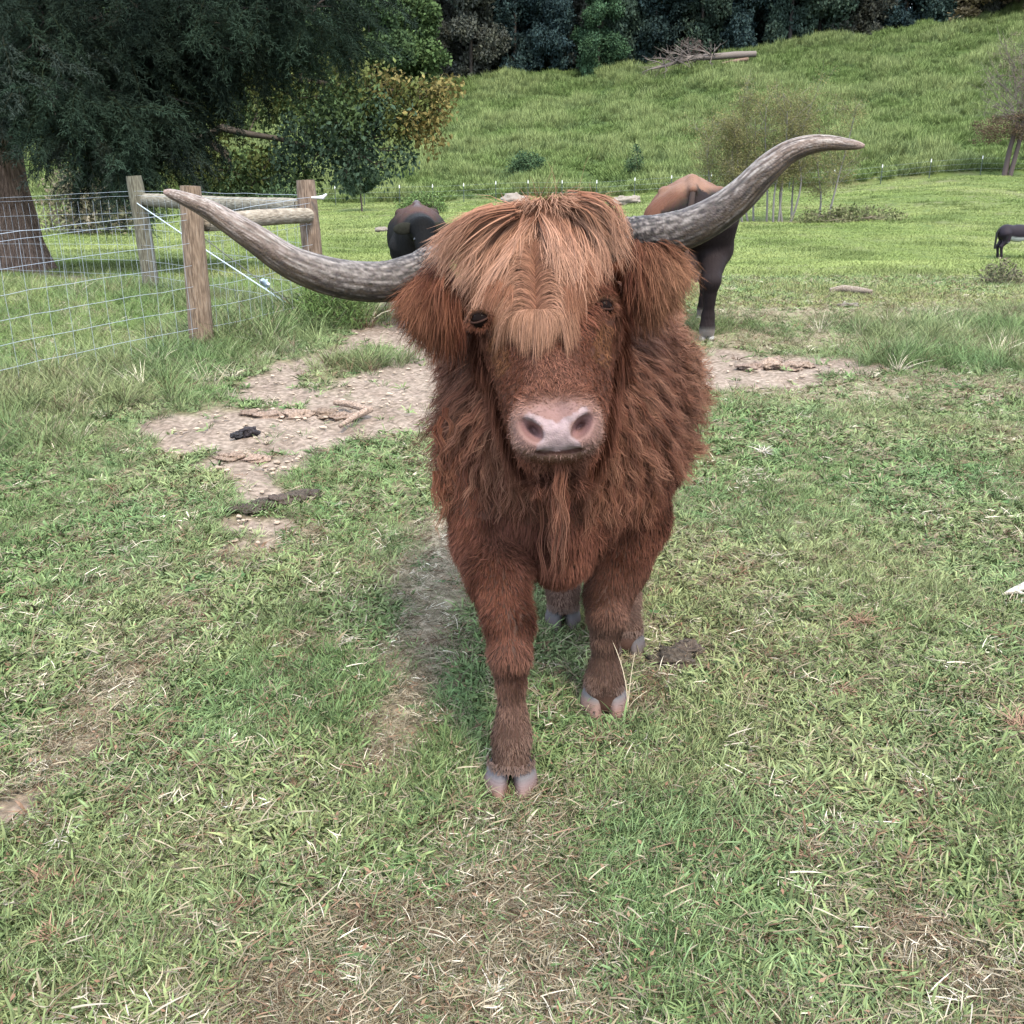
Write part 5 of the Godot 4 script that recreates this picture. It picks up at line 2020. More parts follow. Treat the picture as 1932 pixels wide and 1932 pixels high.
func build_fences() -> void:
	var ca := Vector3(-2.68, 0, -8.5)
	var cb := Vector3(-4.60, 0, -12.8)
	var cc := Vector3(-1.98, 0, -10.1)
	for q in [ca, cb, cc]:
		pass
	ca.y = ground_h(ca.x, ca.z)
	cb.y = ground_h(cb.x, cb.z)
	cc.y = ground_h(cc.x, cc.z)
	var o := thing("wire_fence", "woven wire stock fence with a braced wooden corner of three round posts", "fence", ca)
	var m1 := wood_mat(Color(1, 1, 1), 51)
	var white := Color(1, 1, 1)
	var posts := [[ca, 1.335, 0.088, 0.107, Color(0.215, 0.165, 0.13), Vector3(0.045, 0, 0.02), "tan front post"], [cb, 1.40, 0.098, 0.103, Color(0.15, 0.15, 0.125), Vector3(-0.06, 0, 0), "grey green back post"], [cc, 1.36, 0.093, 0.105, Color(0.20, 0.158, 0.13), Vector3(-0.03, 0, 0), "brown right post"]]
	for p in posts:
		var at_: Vector3 = p[0]
		var top: Vector3 = at_ + Vector3(0, p[1], 0) + p[5]
		var n := put("fence_post", log_shape(at_ - ca + Vector3(0, -0.15, 0), top - ca, p[3], p[2], p[4]), m1, o)
		n.set_meta("label", p[6])
	var rm := wood_mat(Color(1, 1, 1), 55)
	rm.uv1_scale = Vector3(1.0, 4.0, 1.0)
	put("brace_rail", log_shape(ca + Vector3(0.10, 1.035, -0.08) - ca, cc + Vector3(0.0, 1.035, 0.11) - ca, 0.074, 0.072, Color(0.27, 0.245, 0.21)), rm, o)
	put("brace_rail", log_shape(cb + Vector3(0.06, 1.12, 0.02) - ca, cc + Vector3(-0.10, 1.12, 0.0) - ca, 0.080, 0.072, Color(0.23, 0.222, 0.19)), rm, o)
	var steel := StandardMaterial3D.new()
	steel.albedo_color = Color(0.56, 0.59, 0.62)
	steel.metallic = 0.25
	steel.roughness = 0.45
	# runs of wire: the near run to the left of the front post, the brace bay, the far run
	var runs := [
		[Vector3(-5.1, 0, -3.6), ca + Vector3(0.02, 0, 0.10), 0.96, 1.12, true], [ca + Vector3(0.02, 0, 0.10), cc + Vector3(0.02, 0, 0.11), 1.12, 1.20, true],
		[Vector3(-13.0, 0, -18.6), cb + Vector3(-0.02, 0, 0.11), 1.10, 1.22, true], [cb + Vector3(0.0, 0, 0.11), cc + Vector3(-0.1, 0, 0.10), 1.22, 1.22, true],
	]
	var levels := [1.0, 0.955, 0.79, 0.63, 0.475, 0.32, 0.17, 0.045]
	for r in runs:
		var a: Vector3 = r[0]
		var b: Vector3 = r[1]
		var len_ := a.distance_to(b)
		var steps := int(len_ / 0.17)
		var h0: float = r[2]
		var h1: float = r[3]
		for l in levels:
			var s := Shape.new()
			var pts := PackedVector3Array()
			var rad := PackedFloat32Array()
			for k in steps + 1:
				var u := float(k) / steps
				var p := a.lerp(b, u)
				p.y = ground_h(p.x, p.z) + l * lerpf(h0, h1, u) + 0.007 * n_mid.get_noise_2d(u * 30.0 + l * 50.0, len_) - 0.02 * sin(u * PI)
				pts.append(p - ca)
				rad.append(0.0021 if l > 0.97 or l < 0.1 else 0.0017)
			tube(s, pts, rad, 5, white)
			put("line_wire", s.mesh(), steel, o)
		for k in steps + 1:
			var u := (k + 0.5) / (steps + 1.0)
			var p := a.lerp(b, u)
			if p.z > -5.0 and p.x > -2.0:
				continue
			var g := ground_h(p.x, p.z)
			var s := Shape.new()
			var pts := PackedVector3Array()
			var rad := PackedFloat32Array()
			for q in 7:
				var l: float = levels[7 - q]
				pts.append(p + Vector3(rv(-0.006, 0.006), g + l * lerpf(h0, h1, u) - 0.02 * sin(u * PI), rv(-0.004, 0.004)) - ca)
				rad.append(0.0014)
			tube(s, pts, rad, 4, white)
			put("stay_wire", s.mesh(), steel, o)
	# the brace cables with their strainers, and the insulator on the corner post
	var cable := [[cb + Vector3(-0.02, 1.08, 0.10), cc + Vector3(-0.12, 0.08, 0.10), 0.007, 0.43], [ca + Vector3(0.05, 1.0, 0.10), cc + Vector3(-0.10, 0.10, 0.14), 0.0042, 0.60]]
	for c in cable:
		var s := Shape.new()
		var a: Vector3 = c[0] - ca
		var b: Vector3 = c[1] - ca
		tube(s, PackedVector3Array([a, a.lerp(b, 0.5) + Vector3(0, -0.01, 0), b]), PackedFloat32Array([c[2], c[2], c[2]]), 6, Color(0.36, 0.42, 0.47) if c[2] > 0.005 else Color(0.16, 0.15, 0.15))
		put("brace_cable", s.mesh(), tint_mat(0.5, 0.5), o)
		var t := Shape.new()
		var mid := a.lerp(b, c[3])
		var d := (b - a).normalized()
		tube(t, PackedVector3Array([mid - d * 0.06, mid - d * 0.045, mid + d * 0.045, mid + d * 0.06]), PackedFloat32Array([0.012, 0.03, 0.03, 0.012]), 8, Color(0.32, 0.40, 0.47))
		tube(t, PackedVector3Array([mid + Vector3(-0.045, 0.02, 0.0), mid + Vector3(0.045, -0.015, 0.01)]), PackedFloat32Array([0.014, 0.014]), 8, Color(0.42, 0.46, 0.50))
		tube(t, PackedVector3Array([mid + d * 0.02 + Vector3(0.0, -0.045, 0.0), mid + d * 0.03 + Vector3(0.01, 0.05, 0.01)]), PackedFloat32Array([0.010, 0.008]), 6, Color(0.50, 0.54, 0.58))
		put("wire_strainer", t.mesh(), tint_mat(0.4, 0.5), o)
	var ins := Shape.new()
	var top := cc + Vector3(0.04, 1.20, 0.10) - ca
	tube(ins, PackedVector3Array([top, top + Vector3(0.06, 0, 0.02), top + Vector3(0.11, 0.0, 0.02), top + Vector3(0.15, 0.03, 0.02)]), PackedFloat32Array([0.010, 0.014, 0.022, 0.010]), 8, Color(0.55, 0.55, 0.53))
	put("insulator", ins.mesh(), tint_mat(0.5, 0.4), o)

	# the electric fence along the foot of the hillside
	var base := at(600, 195, 75.0)
	base.y = ground_h(base.x, base.z)
	var e := thing("pasture_fence", "line of thin dark stakes with white tops along the foot of the hillside", "fence", base)
	var xs := [300.0, 335.0, 364.0, 399.5, 432.6, 463.7, 495.8, 528.0, 562.0, 596.6, 634.5, 671.0, 710.3, 746.6, 789.0, 832.7, 879.7, 927.4, 977.9, 1029.0, 1080.0]
	var tops := []
	for x in xs:
		var p := at(x, 190, 74.5)
		p.y = ground_h(p.x, p.z)
		var s := Shape.new()
		tube(s, PackedVector3Array([p - base + Vector3(0, -0.1, 0), p - base + Vector3(0, 1.15, 0)]), PackedFloat32Array([0.038, 0.034]), 6, Color(0.05, 0.065, 0.05))
		var post := put("fence_post", s.mesh(), tint_mat(0.7, 0.3), e)
		var c := Shape.new()
		tube(c, PackedVector3Array([p - base + Vector3(0, 1.13, 0), p - base + Vector3(0, 1.30, 0), p - base + Vector3(0, 1.36, 0)]), PackedFloat32Array([0.036, 0.036, 0.02]), 8, Color(0.62, 0.62, 0.59))
		put("cap", c.mesh(), tint_mat(0.6, 0.4), post)
		tops.append(p - base)
	for h in [0.5, 0.85, 1.2]:
		var s := Shape.new()
		var pts := PackedVector3Array()
		var rad := PackedFloat32Array()
		for p in tops:
			pts.append(p + Vector3(0, h, 0.05))
			rad.append(0.003)
		tube(s, pts, rad, 4, white)
		put("line_wire", s.mesh(), steel, e)


# ================================================================ the animals farther off
func frame_mesh(b: Body, lo: Vector3, hi: Vector3, cell: float, paint: Callable) -> Shape:
	var s := Shape.new()
	b.mesh_into(s, lo, hi, cell)
	s.c.resize(s.v.size())
	for i in s.v.size():
		s.c[i] = paint.call(s.v[i], s.n[i])
	return s


# a smooth coated cow that looks along +z, 1.33 m at the hips; head_turn in radians
func plain_cow(o: Node3D, paint: Callable, head_turn: float, head_low: float, udder: bool, bony: float, ear_col: Color) -> void:
	var b := Body.new()
	b.egg(Vector3(0, 0.96, 0.36), Basis(), Vector3(0.25, 0.33, 0.34), 0.1)
	b.egg(Vector3(0, 0.92, -0.12), Basis(), Vector3(0.345, 0.35, 0.58), 0.1)
	b.egg(Vector3(0, 1.00, -0.68), Basis(), Vector3(0.25, 0.27, 0.34), 0.1)
	b.limb(Vector3(0, 1.27, 0.35), Vector3(0, 1.27, -0.75), 0.03, 0.03, 0.045)
	b.limb(Vector3(0, 1.27, -0.75), Vector3(0, 1.20, -0.98), 0.03, 0.03, 0.05)
	for e in [-1.0, 1.0]:
		b.egg(Vector3(e * 0.21, 1.17, -0.58), Basis(), Vector3(0.035, 0.04, 0.07), 0.10)
		b.chain([Vector3(e * 0.17, 0.86, 0.36), Vector3(e * 0.17, 0.62, 0.30), Vector3(e * 0.165, 0.40, 0.34), Vector3(e * 0.165, 0.19, 0.34), Vector3(e * 0.165, 0.11, 0.35), Vector3(e * 0.165, 0.05, 0.37)], [0.15, 0.085, 0.055, 0.036, 0.046, 0.055], 0.05)
		b.chain([Vector3(e * 0.16, 0.96, -0.72), Vector3(e * 0.19, 0.72, -0.60), Vector3(e * 0.17, 0.50, -0.90), Vector3(e * 0.165, 0.20, -0.82), Vector3(e * 0.165, 0.11, -0.82), Vector3(e * 0.165, 0.05, -0.79)], [0.19, 0.125, 0.058, 0.037, 0.045, 0.055], 0.06)
	var turn := Basis(Vector3.UP, head_turn)
	var pivot := Vector3(0, 1.04, 0.55)
	var poll := pivot + turn * Vector3(0, 0.16 - head_low, 0.50)
	var muz := poll + turn * Vector3(0, -0.26, 0.30)
	b.limb(pivot, poll, 0.19, 0.115, 0.1)
	b.limb(poll, muz, 0.125, 0.075, 0.05)
	b.egg(muz, turn, Vector3(0.085, 0.065, 0.07), 0.05)
	b.egg(poll + turn * Vector3(0, 0.04, 0.0), turn, Vector3(0.095, 0.07, 0.08), 0.05)
	if udder:
		b.egg(Vector3(0.02, 0.60, -0.48), Basis(), Vector3(0.15, 0.13, 0.19), 0.07)
		b.limb(Vector3(0.05, 0.52, -0.44), Vector3(0.06, 0.44, -0.44), 0.03, 0.016, 0.03)
		b.limb(Vector3(-0.06, 0.52, -0.52), Vector3(-0.07, 0.45, -0.52), 0.03, 0.016, 0.03)
	var s := frame_mesh(b, Vector3(-0.6, 0.03, -1.3), Vector3(0.6, 1.6, 1.55), 0.022, paint)
	var m := tint_mat(0.65, 0.14)
	m.heightmap_enabled = true
	m.heightmap_texture = noise_tex(0.03, Color.BLACK, Color.WHITE, 512, 61, 5)
	m.heightmap_scale = 0.6
	m.uv1_triplanar = true
	m.uv1_scale = Vector3(2.5, 0.8, 2.5)
	put("body", s.mesh(), m, o)
	for e in [-1.0, 1.0]:
		var ear := Body.new()
		var a := poll + turn * Vector3(e * 0.09, 0.02, -0.02)
		var t := poll + turn * Vector3(e * 0.27, 0.0, -0.03)
		ear.egg((a + t) * 0.5, Basis((t - a).normalized(), Vector3.UP, (t - a).normalized().cross(Vector3.UP)).orthonormalized(), Vector3(0.115, 0.062, 0.024), 0.02)
		var es := frame_mesh(ear, a.min(t) - Vector3.ONE * 0.12, a.max(t) + Vector3.ONE * 0.12, 0.013, func(_p, _n): return ear_col)
		put("ear", es.mesh(), m, o)
		var eye := SphereMesh.new()
		eye.radius = 0.022
		eye.height = 0.044
		var wet := StandardMaterial3D.new()
		wet.albedo_color = Color(0.04, 0.03, 0.03)
		wet.roughness = 0.15
		var ey := put("eye", eye, wet, o)
		ey.position = poll + turn * Vector3(e * 0.088, -0.09, 0.14)
	var tail := Shape.new()
	var tail_col := ear_col if not udder else Color(0.035, 0.022, 0.018)
	tube(tail, PackedVector3Array([Vector3(0, 1.19, -0.98), Vector3(0.01, 1.08, -1.03), Vector3(0.02, 0.85, -1.04), Vector3(0.02, 0.62, -1.02)]), PackedFloat32Array([0.02, 0.022, 0.018, 0.014]), 8, tail_col)
	for k in 70:
		lock(tail, guide(Vector3(0.02, rv(0.6, 0.72), -1.03) + rdir() * 0.015, Vector3(0, 0, -1), Vector3(rv(-0.2, 0.2), -1, rv(-0.2, 0.2)), Vector3(0, -1, 0), rv(0.15, 0.3), 0.4, 0.01, 4), Vector3(0, 0, -1), 3, 0.02, 0.006, ear_col, ear_col * 1.2)
	put("tail", tail.mesh(), tint_mat(0.7, 0.3), o)
	for f in [Vector3(0.165, 0, 0.37), Vector3(-0.165, 0, 0.37), Vector3(0.165, 0, -0.79), Vector3(-0.165, 0, -0.79)]:
		for sd in [-1.0, 1.0]:
			var hoof := Shape.new()
			var rings := []
			for r in [[-0.02, 0.028, 0.07], [0.02, 0.028, 0.062], [0.06, 0.022, 0.045]]:
				var ring := []
				for q in 12:
					var w := TAU * q / 12.0
					ring.append(f + Vector3(sd * 0.028 + cos(w) * r[1], r[0], sin(w) * r[2] + 0.01))
				rings.append(ring)
			var hc := Color(0.30, 0.28, 0.27)
			loft(hoof, rings, [hc, hc, hc])
			hoof.smooth_normals()
			put("hoof", hoof.mesh(), tint_mat(0.6, 0.3), o)


func build_far_animals() -> void:
	var at_ := Vector3(-0.93, 0, -10.1)
	at_.y = ground_h(at_.x, at_.z)
	var black := thing("black_cow", "black cow with a rusty sheen on its back, standing behind the left horn", "cow", at_)
	black.rotation.y = 0.10
	black.scale = Vector3(0.90, 0.87, 0.87)
	plain_cow(black, func(p: Vector3, n: Vector3):
		var k := n_fine.get_noise_3d(p.x * 60.0, p.y * 60.0, p.z * 60.0)
		var c := Color(0.0150, 0.0140, 0.0130)
		if p.z > 0.85:
			c = Color(0.0075, 0.0075, 0.0070)
		var rust := smoothstep(1.02, 1.20, p.y + k * 0.12) * (1.0 - smoothstep(0.10, 0.35, absf(p.x) + k * 0.1)) * (1.0 - smoothstep(0.55, 0.7, p.z))
		c = c.lerp(Color(0.060, 0.034, 0.028), rust * 0.9)
		if p.y > 1.25 and p.z < 0.5:
			c = c.lerp(Color(0.085, 0.08, 0.085), smoothstep(1.27, 1.32, p.y))
		return c, 0.08, 0.12, false, 0.0, Color(0.018, 0.017, 0.0155))
	at_ = Vector3(1.69, 0, -9.75)
	at_.y = ground_h(at_.x, at_.z)
	var brown := thing("brown_cow", "bony cow with rust brown back and black flanks, seen from behind by the right horn", "cow", at_)
	brown.rotation.y = deg_to_rad(171)
	brown.scale = Vector3(1.20, 1.08, 1.06)
	plain_cow(brown, func(p: Vector3, n: Vector3):
		var k := n_fine.get_noise_3d(p.x * 50.0, p.y * 40.0, p.z * 50.0)
		var rust := Color(0.098, 0.047, 0.030).lerp(Color(0.155, 0.088, 0.060), smoothstep(1.12, 1.28, p.y + k * 0.14))
		var line := 1.08 - p.x * 0.55 + k * 0.10 + (0.10 if p.z < -0.9 else 0.0)
		var c := Color(0.018, 0.0155, 0.0140).lerp(rust, smoothstep(line - 0.05, line + 0.06, p.y))
		var bag := p.distance_to(Vector3(0.0, 0.58, -0.45))
		c = c.lerp(Color(0.20, 0.13, 0.115), 1.0 - smoothstep(0.16, 0.26, bag))
		if p.y < 0.16:
			c = c.lerp(Color(0.26, 0.22, 0.20), smoothstep(0.12, 0.07, p.y) * 0.7)
		return c, 0.3, 0.35, true, 1.0, Color(0.09, 0.045, 0.03))
	# the donkey at the right edge
	at_ = at(1013, 260, 27.0)
	at_.y = ground_h(at_.x, at_.z)
	var d := thing("donkey", "small black donkey with a white belly, grazing at the right edge of the pasture", "donkey", at_)
	d.rotation.y = 0.12
	var b := Body.new()
	b.egg(Vector3(-0.32, 0.70, 0), Basis(), Vector3(0.22, 0.20, 0.17), 0.08)
	b.egg(Vector3(0.02, 0.67, 0), Basis(), Vector3(0.36, 0.225, 0.19), 0.08)
	b.egg(Vector3(0.38, 0.70, 0), Basis(), Vector3(0.2, 0.20, 0.15), 0.08)
	b.limb(Vector3(0.48, 0.76, 0), Vector3(0.78, 0.70, 0), 0.13, 0.09, 0.08)
	b.limb(Vector3(0.78, 0.70, 0), Vector3(0.98, 0.36, 0), 0.085, 0.05, 0.05)
	for e in [-1.0, 1.0]:
		b.chain([Vector3(-0.38, 0.66, e * 0.08), Vector3(-0.33, 0.50, e * 0.09), Vector3(-0.45, 0.34, e * 0.085), Vector3(-0.41, 0.12, e * 0.085), Vector3(-0.40, 0.05, e * 0.085)], [0.14, 0.085, 0.042, 0.028, 0.034], 0.04)
		b.chain([Vector3(0.38, 0.62, e * 0.08), Vector3(0.38, 0.42, e * 0.08), Vector3(0.39, 0.28, e * 0.08), Vector3(0.385, 0.10, e * 0.08), Vector3(0.395, 0.05, e * 0.08)], [0.11, 0.055, 0.038, 0.026, 0.034], 0.04)
	var s := frame_mesh(b, Vector3(-0.7, -0.02, -0.35), Vector3(1.1, 1.0, 0.35), 0.018, func(p: Vector3, n: Vector3):
		var white := smoothstep(-0.25, -0.6, n.y) * (1.0 - smoothstep(0.60, 0.64, p.y)) * smoothstep(0.42, 0.46, p.y) * smoothstep(-0.42, -0.3, p.x)
		white = maxf(white, (1.0 - smoothstep(0.55, 0.585, p.y)) * smoothstep(0.46, 0.5, p.y) * smoothstep(-0.24, -0.18, p.x) * (1.0 - smoothstep(0.2, 0.28, p.x)))
		return Color(0.012, 0.0115, 0.014).lerp(Color(0.42, 0.41, 0.40), white))
	put("body", s.mesh(), tint_mat(0.7, 0.3), d)
	var t := Shape.new()
	tube(t, PackedVector3Array([Vector3(-0.52, 0.78, 0), Vector3(-0.58, 0.68, 0), Vector3(-0.58, 0.4, 0), Vector3(-0.57, 0.28, 0)]), PackedFloat32Array([0.03, 0.028, 0.024, 0.035]), 8, Color(0.012, 0.012, 0.014))
	put("tail", t.mesh(), tint_mat(0.7, 0.3), d)
	for e in [-1.0, 1.0]:
		var ear := Shape.new()
		tube(ear, PackedVector3Array([Vector3(0.76, 0.76, e * 0.05), Vector3(0.74, 0.86, e * 0.08), Vector3(0.72, 0.98, e * 0.10)]), PackedFloat32Array([0.02, 0.032, 0.008]), 8, Color(0.012, 0.012, 0.014))
		put("ear", ear.mesh(), tint_mat(0.7, 0.3), d)


# ================================================================ small things on the ground
func pat(called: String, label: String, cat: String, px: float, py: float, blobs: Array, col: Color, rough: float) -> void:
	var g := ground_at(px * 0.53002, py * 0.53002)
	var o := thing(called, label, cat, g)
	var s := Shape.new()
	for b in blobs:
		lump(s, Vector3(b[0], b[1], b[2]), Vector3(b[3], b[4], b[5]), 26, 14, rough, col * rv(0.8, 1.2), rng.randi() % 90, 40.0)
	put("crust", s.mesh(), clump_mat(), o)


var cm: StandardMaterial3D
func clump_mat() -> StandardMaterial3D:
	if cm == null:
		cm = tint_mat(0.9, 0.25)
		cm.albedo_texture = noise_tex(0.03, Color(0.45, 0.45, 0.45), Color(1.3, 1.25, 1.2), 512, 71, 6)
		cm.heightmap_enabled = true
		cm.heightmap_texture = noise_tex(0.04, Color.BLACK, Color.WHITE, 512, 72, 6)
		cm.heightmap_scale = 1.0
		cm.uv1_triplanar = true
		cm.uv1_scale = Vector3(3, 3, 3)
	return cm


func dry_tuft(label: String, px: float, py: float, size: float, count: int, c0: Color, c1: Color, upright: float, group := "") -> void:
	var g := ground_at(px * 0.53002, py * 0.53002)
	var s := Shape.new()
	for k in count:
		var a := rng.randf() * TAU
		var out := Vector3(cos(a), 0, sin(a))
		var d := (Vector3.UP * rv(0.1, 1.0) * upright + out).normalized()
		var c := c0.lerp(c1, rng.randf())
		blade(s, Vector3(rv(-0.3, 0.3), 0.012 / size * 0.1 + 0.12, rv(-0.3, 0.3)) * size, d, Vector3(rv(-0.5, 0.5), -rv(0.0, 0.3), rv(-0.5, 0.5)), size * rv(0.5, 1.0), 0.0032 * rv(0.6, 1.3), c * 0.85, c, 4)
	var o := put("dry_tuft", s.mesh(), leaf_mat(0.85, 0.15), self)
	o.position = g + Vector3(0, 0.005, 0)
	tag(o, label, "dead grass", group)


func stick(called: String, label: String, cat: String, pts: Array, rad: Array, col: Color, forks: Array) -> void:
	# points are [px, py, height above the ground], in the 1932 px measures
	var p0 := ground_at(pts[0][0] * 0.53002, pts[0][1] * 0.53002)
	var o := thing(called, label, cat, p0)
	var all := [[pts, rad]]
	for f in forks:
		all.append(f)
	var s := Shape.new()
	for l in all:
		var v := PackedVector3Array()
		var r := PackedFloat32Array()
		for i in l[0].size():
			var g := ground_at(l[0][i][0] * 0.53002, l[0][i][1] * 0.53002)
			v.append(g - p0 + Vector3(0, l[0][i][2], 0))
			r.append(l[1][i])
		tube(s, v, r, 9, col, 0.15)
	put("wood", s.mesh(), clump_mat(), o)


func build_small_things() -> void:
	var dark := Color(0.075, 0.062, 0.052)
	pat("dung_pat", "long dark dried dung pat at the near edge of the bare soil", "dung", 515, 952, [[-0.10, 0.008, 0.08, 0.09, 0.012, 0.05], [-0.04, 0.012, 0.03, 0.06, 0.018, 0.05], [0.03, 0.015, -0.02, 0.09, 0.022, 0.05], [0.09, 0.012, -0.07, 0.07, 0.022, 0.05], [0.14, 0.01, -0.12, 0.06, 0.018, 0.05]], dark, 0.55)
	pat("dung_pat", "dark crusted dung pat in the grass right of the hooves", "dung", 1268, 1252, [[0, 0.018, 0.0, 0.062, 0.022, 0.055], [0.06, 0.025, -0.06, 0.045, 0.020, 0.04]], dark, 0.5)
	pat("dung_pat", "small black lump on the pale trampled soil", "dung", 470, 822, [[0, 0.02, 0, 0.055, 0.032, 0.05], [-0.06, 0.01, 0.03, 0.04, 0.02, 0.03]], Color(0.035, 0.034, 0.036), 0.4)
	pat("soil_lump", "ridge of pale broken mud behind the shaggy rump, right of the cow", "soil", 1450, 690, [[0, 0.01, 0, 0.10, 0.04, 0.08], [0.16, 0.0, 0.03, 0.10, 0.035, 0.08], [-0.15, 0.0, 0.05, 0.10, 0.03, 0.07], [0.06, 0.015, -0.1, 0.08, 0.035, 0.06], [0.3, -0.005, -0.03, 0.07, 0.03, 0.06]], Color(0.25, 0.195, 0.16), 0.5)
	pat("soil_lump", "churned dark mud edge on the left soil patch", "soil", 560, 780, [[0, -0.01, 0, 0.10, 0.03, 0.07], [0.17, -0.01, -0.02, 0.09, 0.03, 0.07], [-0.17, -0.01, 0.03, 0.09, 0.028, 0.06], [0.32, -0.01, 0.06, 0.08, 0.03, 0.06], [-0.3, -0.01, -0.03, 0.07, 0.025, 0.05]], Color(0.235, 0.18, 0.145), 0.5)
	pat("soil_lump", "low crumbled heap on the near end of the left soil patch", "soil", 440, 860, [[0, -0.01, 0, 0.09, 0.025, 0.06], [0.13, -0.01, 0.03, 0.08, 0.022, 0.05]], Color(0.235, 0.18, 0.145), 0.5)
	var rock := Color(0.25, 0.228, 0.205)
	pat("boulder", "grey boulder in the pasture just left of the cow's crown", "rock", 972, 388, [[0, 0.35, 0, 0.85, 0.42, 0.5], [0.6, 0.2, 0.2, 0.5, 0.28, 0.4]], rock, 0.35)
	pat("boulder", "pale flat rocks in the pasture between the cow's crown and the brown cow", "rock", 1180, 386, [[0, 0.2, 0, 0.75, 0.32, 0.4], [-0.7, 0.12, 0.2, 0.45, 0.2, 0.3], [0.55, 0.25, 0.0, 0.4, 0.3, 0.3]], rock * 1.1, 0.4)
	pat("boulder", "small grey stone in the grass left of the black cow", "rock", 722, 438, [[0, 0.08, 0, 0.3, 0.12, 0.2]], rock, 0.4)
	pat("flat_stone", "small pale stone lying in the grass beyond the right soil patch", "rock", 1600, 578, [[0, 0.01, 0, 0.12, 0.03, 0.06]], rock * 0.9, 0.4)
	stick("fallen_log", "short bleached log lying in the pasture right of the brown cow", "log", [[1565, 555, 0.05], [1590, 555, 0.07], [1620, 557, 0.06], [1645, 558, 0.05]], [0.025, 0.045, 0.040, 0.022], Color(0.25, 0.215, 0.18), [])
	stick("stick", "forked pale branch lying on the left soil patch", "branch", [[632, 768, 0.03], [662, 774, 0.04], [695, 783, 0.035]], [0.018, 0.022, 0.02], Color(0.30, 0.235, 0.19), [[[[700, 782, 0.035], [672, 795, 0.035], [642, 810, 0.02]], [0.022, 0.020, 0.012]]])
	stick("stick", "white splintered stick in the grass at the right edge", "branch", [[1890, 1131, 0.02], [1912, 1128, 0.03], [1940, 1118, 0.035]], [0.004, 0.012, 0.016], Color(0.58, 0.54, 0.48), [[[[1912, 1128, 0.03], [1935, 1132, 0.02]], [0.008, 0.004]]])
	stick("stick", "short dark twig lying across the bottom left grass", "branch", [[215, 1605, 0.01], [245, 1595, 0.02], [280, 1590, 0.02]], [0.003, 0.004, 0.002], Color(0.20, 0.11, 0.07), [])
	var straw0 := Color(0.38, 0.33, 0.25)
	var straw1 := Color(0.27, 0.215, 0.15)
	var white0 := Color(0.50, 0.47, 0.42)
	var rust0 := Color(0.20, 0.125, 0.085)
	var rust1 := Color(0.28, 0.18, 0.125)
	dry_tuft("bleached curl of dead grass in the lower left grass", 118, 1590, 0.075, 16, white0, straw0, 0.7)
	dry_tuft("white dead sprig in the grass left of the fore hoof", 425, 1530, 0.05, 10, white0, white0, 1.0)
	dry_tuft("round brown dead clump near the lower left corner", 100, 1775, 0.06, 90, rust0, rust1, 1.0)
	dry_tuft("smaller brown dead clump above the lower left corner", 82, 1662, 0.055, 60, rust0, rust1, 0.8)
	dry_tuft("brown dead tuft in the grass right of the dung pat", 1622, 1178, 0.075, 80, rust0, rust1, 1.0)
	dry_tuft("reddish brown dead tuft cut by the right edge", 1918, 1375, 0.08, 90, rust0, rust1, 1.0)
	dry_tuft("pale fluffy dead tuft far out in the right grass", 1442, 858, 0.09, 50, white0, straw0, 0.9)
	dry_tuft("heap of dry pale grass near the lower right corner", 1770, 1740, 0.06, 30, straw0, straw1, 0.5)
	dry_tuft("spread of grey dry grass in the lower right corner", 1840, 1850, 0.07, 36, straw1, straw0, 0.3)
	dry_tuft("white fan of dead blades at the bottom, right of the middle", 930, 1885, 0.05, 20, white0, straw0, 0.3)
	dry_tuft("long pale dead stalks at the bottom edge", 680, 1905, 0.10, 8, straw0, straw1, 0.5)
	dry_tuft("small rusty tuft beside the front right hoof", 1120, 1400, 0.05, 40, rust0, rust1, 0.8)
	dry_tuft("rusty dead patch in the right grass below the dung pat", 1590, 1310, 0.06, 50, rust0, rust1, 0.5)
	dry_tuft("wiry pale stalks in the middle of the lower grass", 500, 1720, 0.08, 7, straw0, straw1, 0.3)
	dry_tuft("pale dead tuft in the left grass beside the dry trail", 650, 1215, 0.07, 26, straw0, white0, 0.4)
	dry_tuft("rusty tuft low in the middle right grass", 1530, 1620, 0.06, 40, rust0, rust1, 0.6)
	dry_tuft("straggling pale stalks in the right foreground", 1640, 1690, 0.06, 10, straw0, straw1, 0.25)
	# two seeding stalks that stand before the front right hoof
	var g := ground_at(1176 * 0.53002, 1345 * 0.53002)
	var st := thing("grass_stalks", "two thin straw stalks standing before the cow's front right hoof", "dead grass", g)
	for e in [[-0.055, 0.24, 0.0], [0.012, 0.20, 0.01], [-0.09, 0.07, 0.02], [0.05, 0.09, 0.03]]:
		var s := Shape.new()
		var pts := PackedVector3Array()
		var rad := PackedFloat32Array()
		for k in 8:
			var u := k / 7.0
			pts.append(Vector3(0.012 + e[0] * u * u, e[1] * u, e[2] * u))
			rad.append(0.0014 * (1.0 - u * 0.5))
		tube(s, pts, rad, 5, Color(0.60, 0.51, 0.36))
		put("stalk", s.mesh(), tint_mat(0.8, 0.3), st)
	# brown fallen leaves and rusty bits between the blades
	var leaf := Shape.new()
	for q in [Vector3(-1, 0, 0), Vector3(-0.2, 0.15, 0.42), Vector3(-0.2, 0.1, -0.42), Vector3(1, 0.25, 0)]:
		leaf.v.append(q)
		leaf.n.append(Vector3.UP)
		leaf.c.append(Color.WHITE)
	leaf.tri(0, 2, 1)
	leaf.tri(1, 2, 3)
	var buf := PackedFloat32Array()
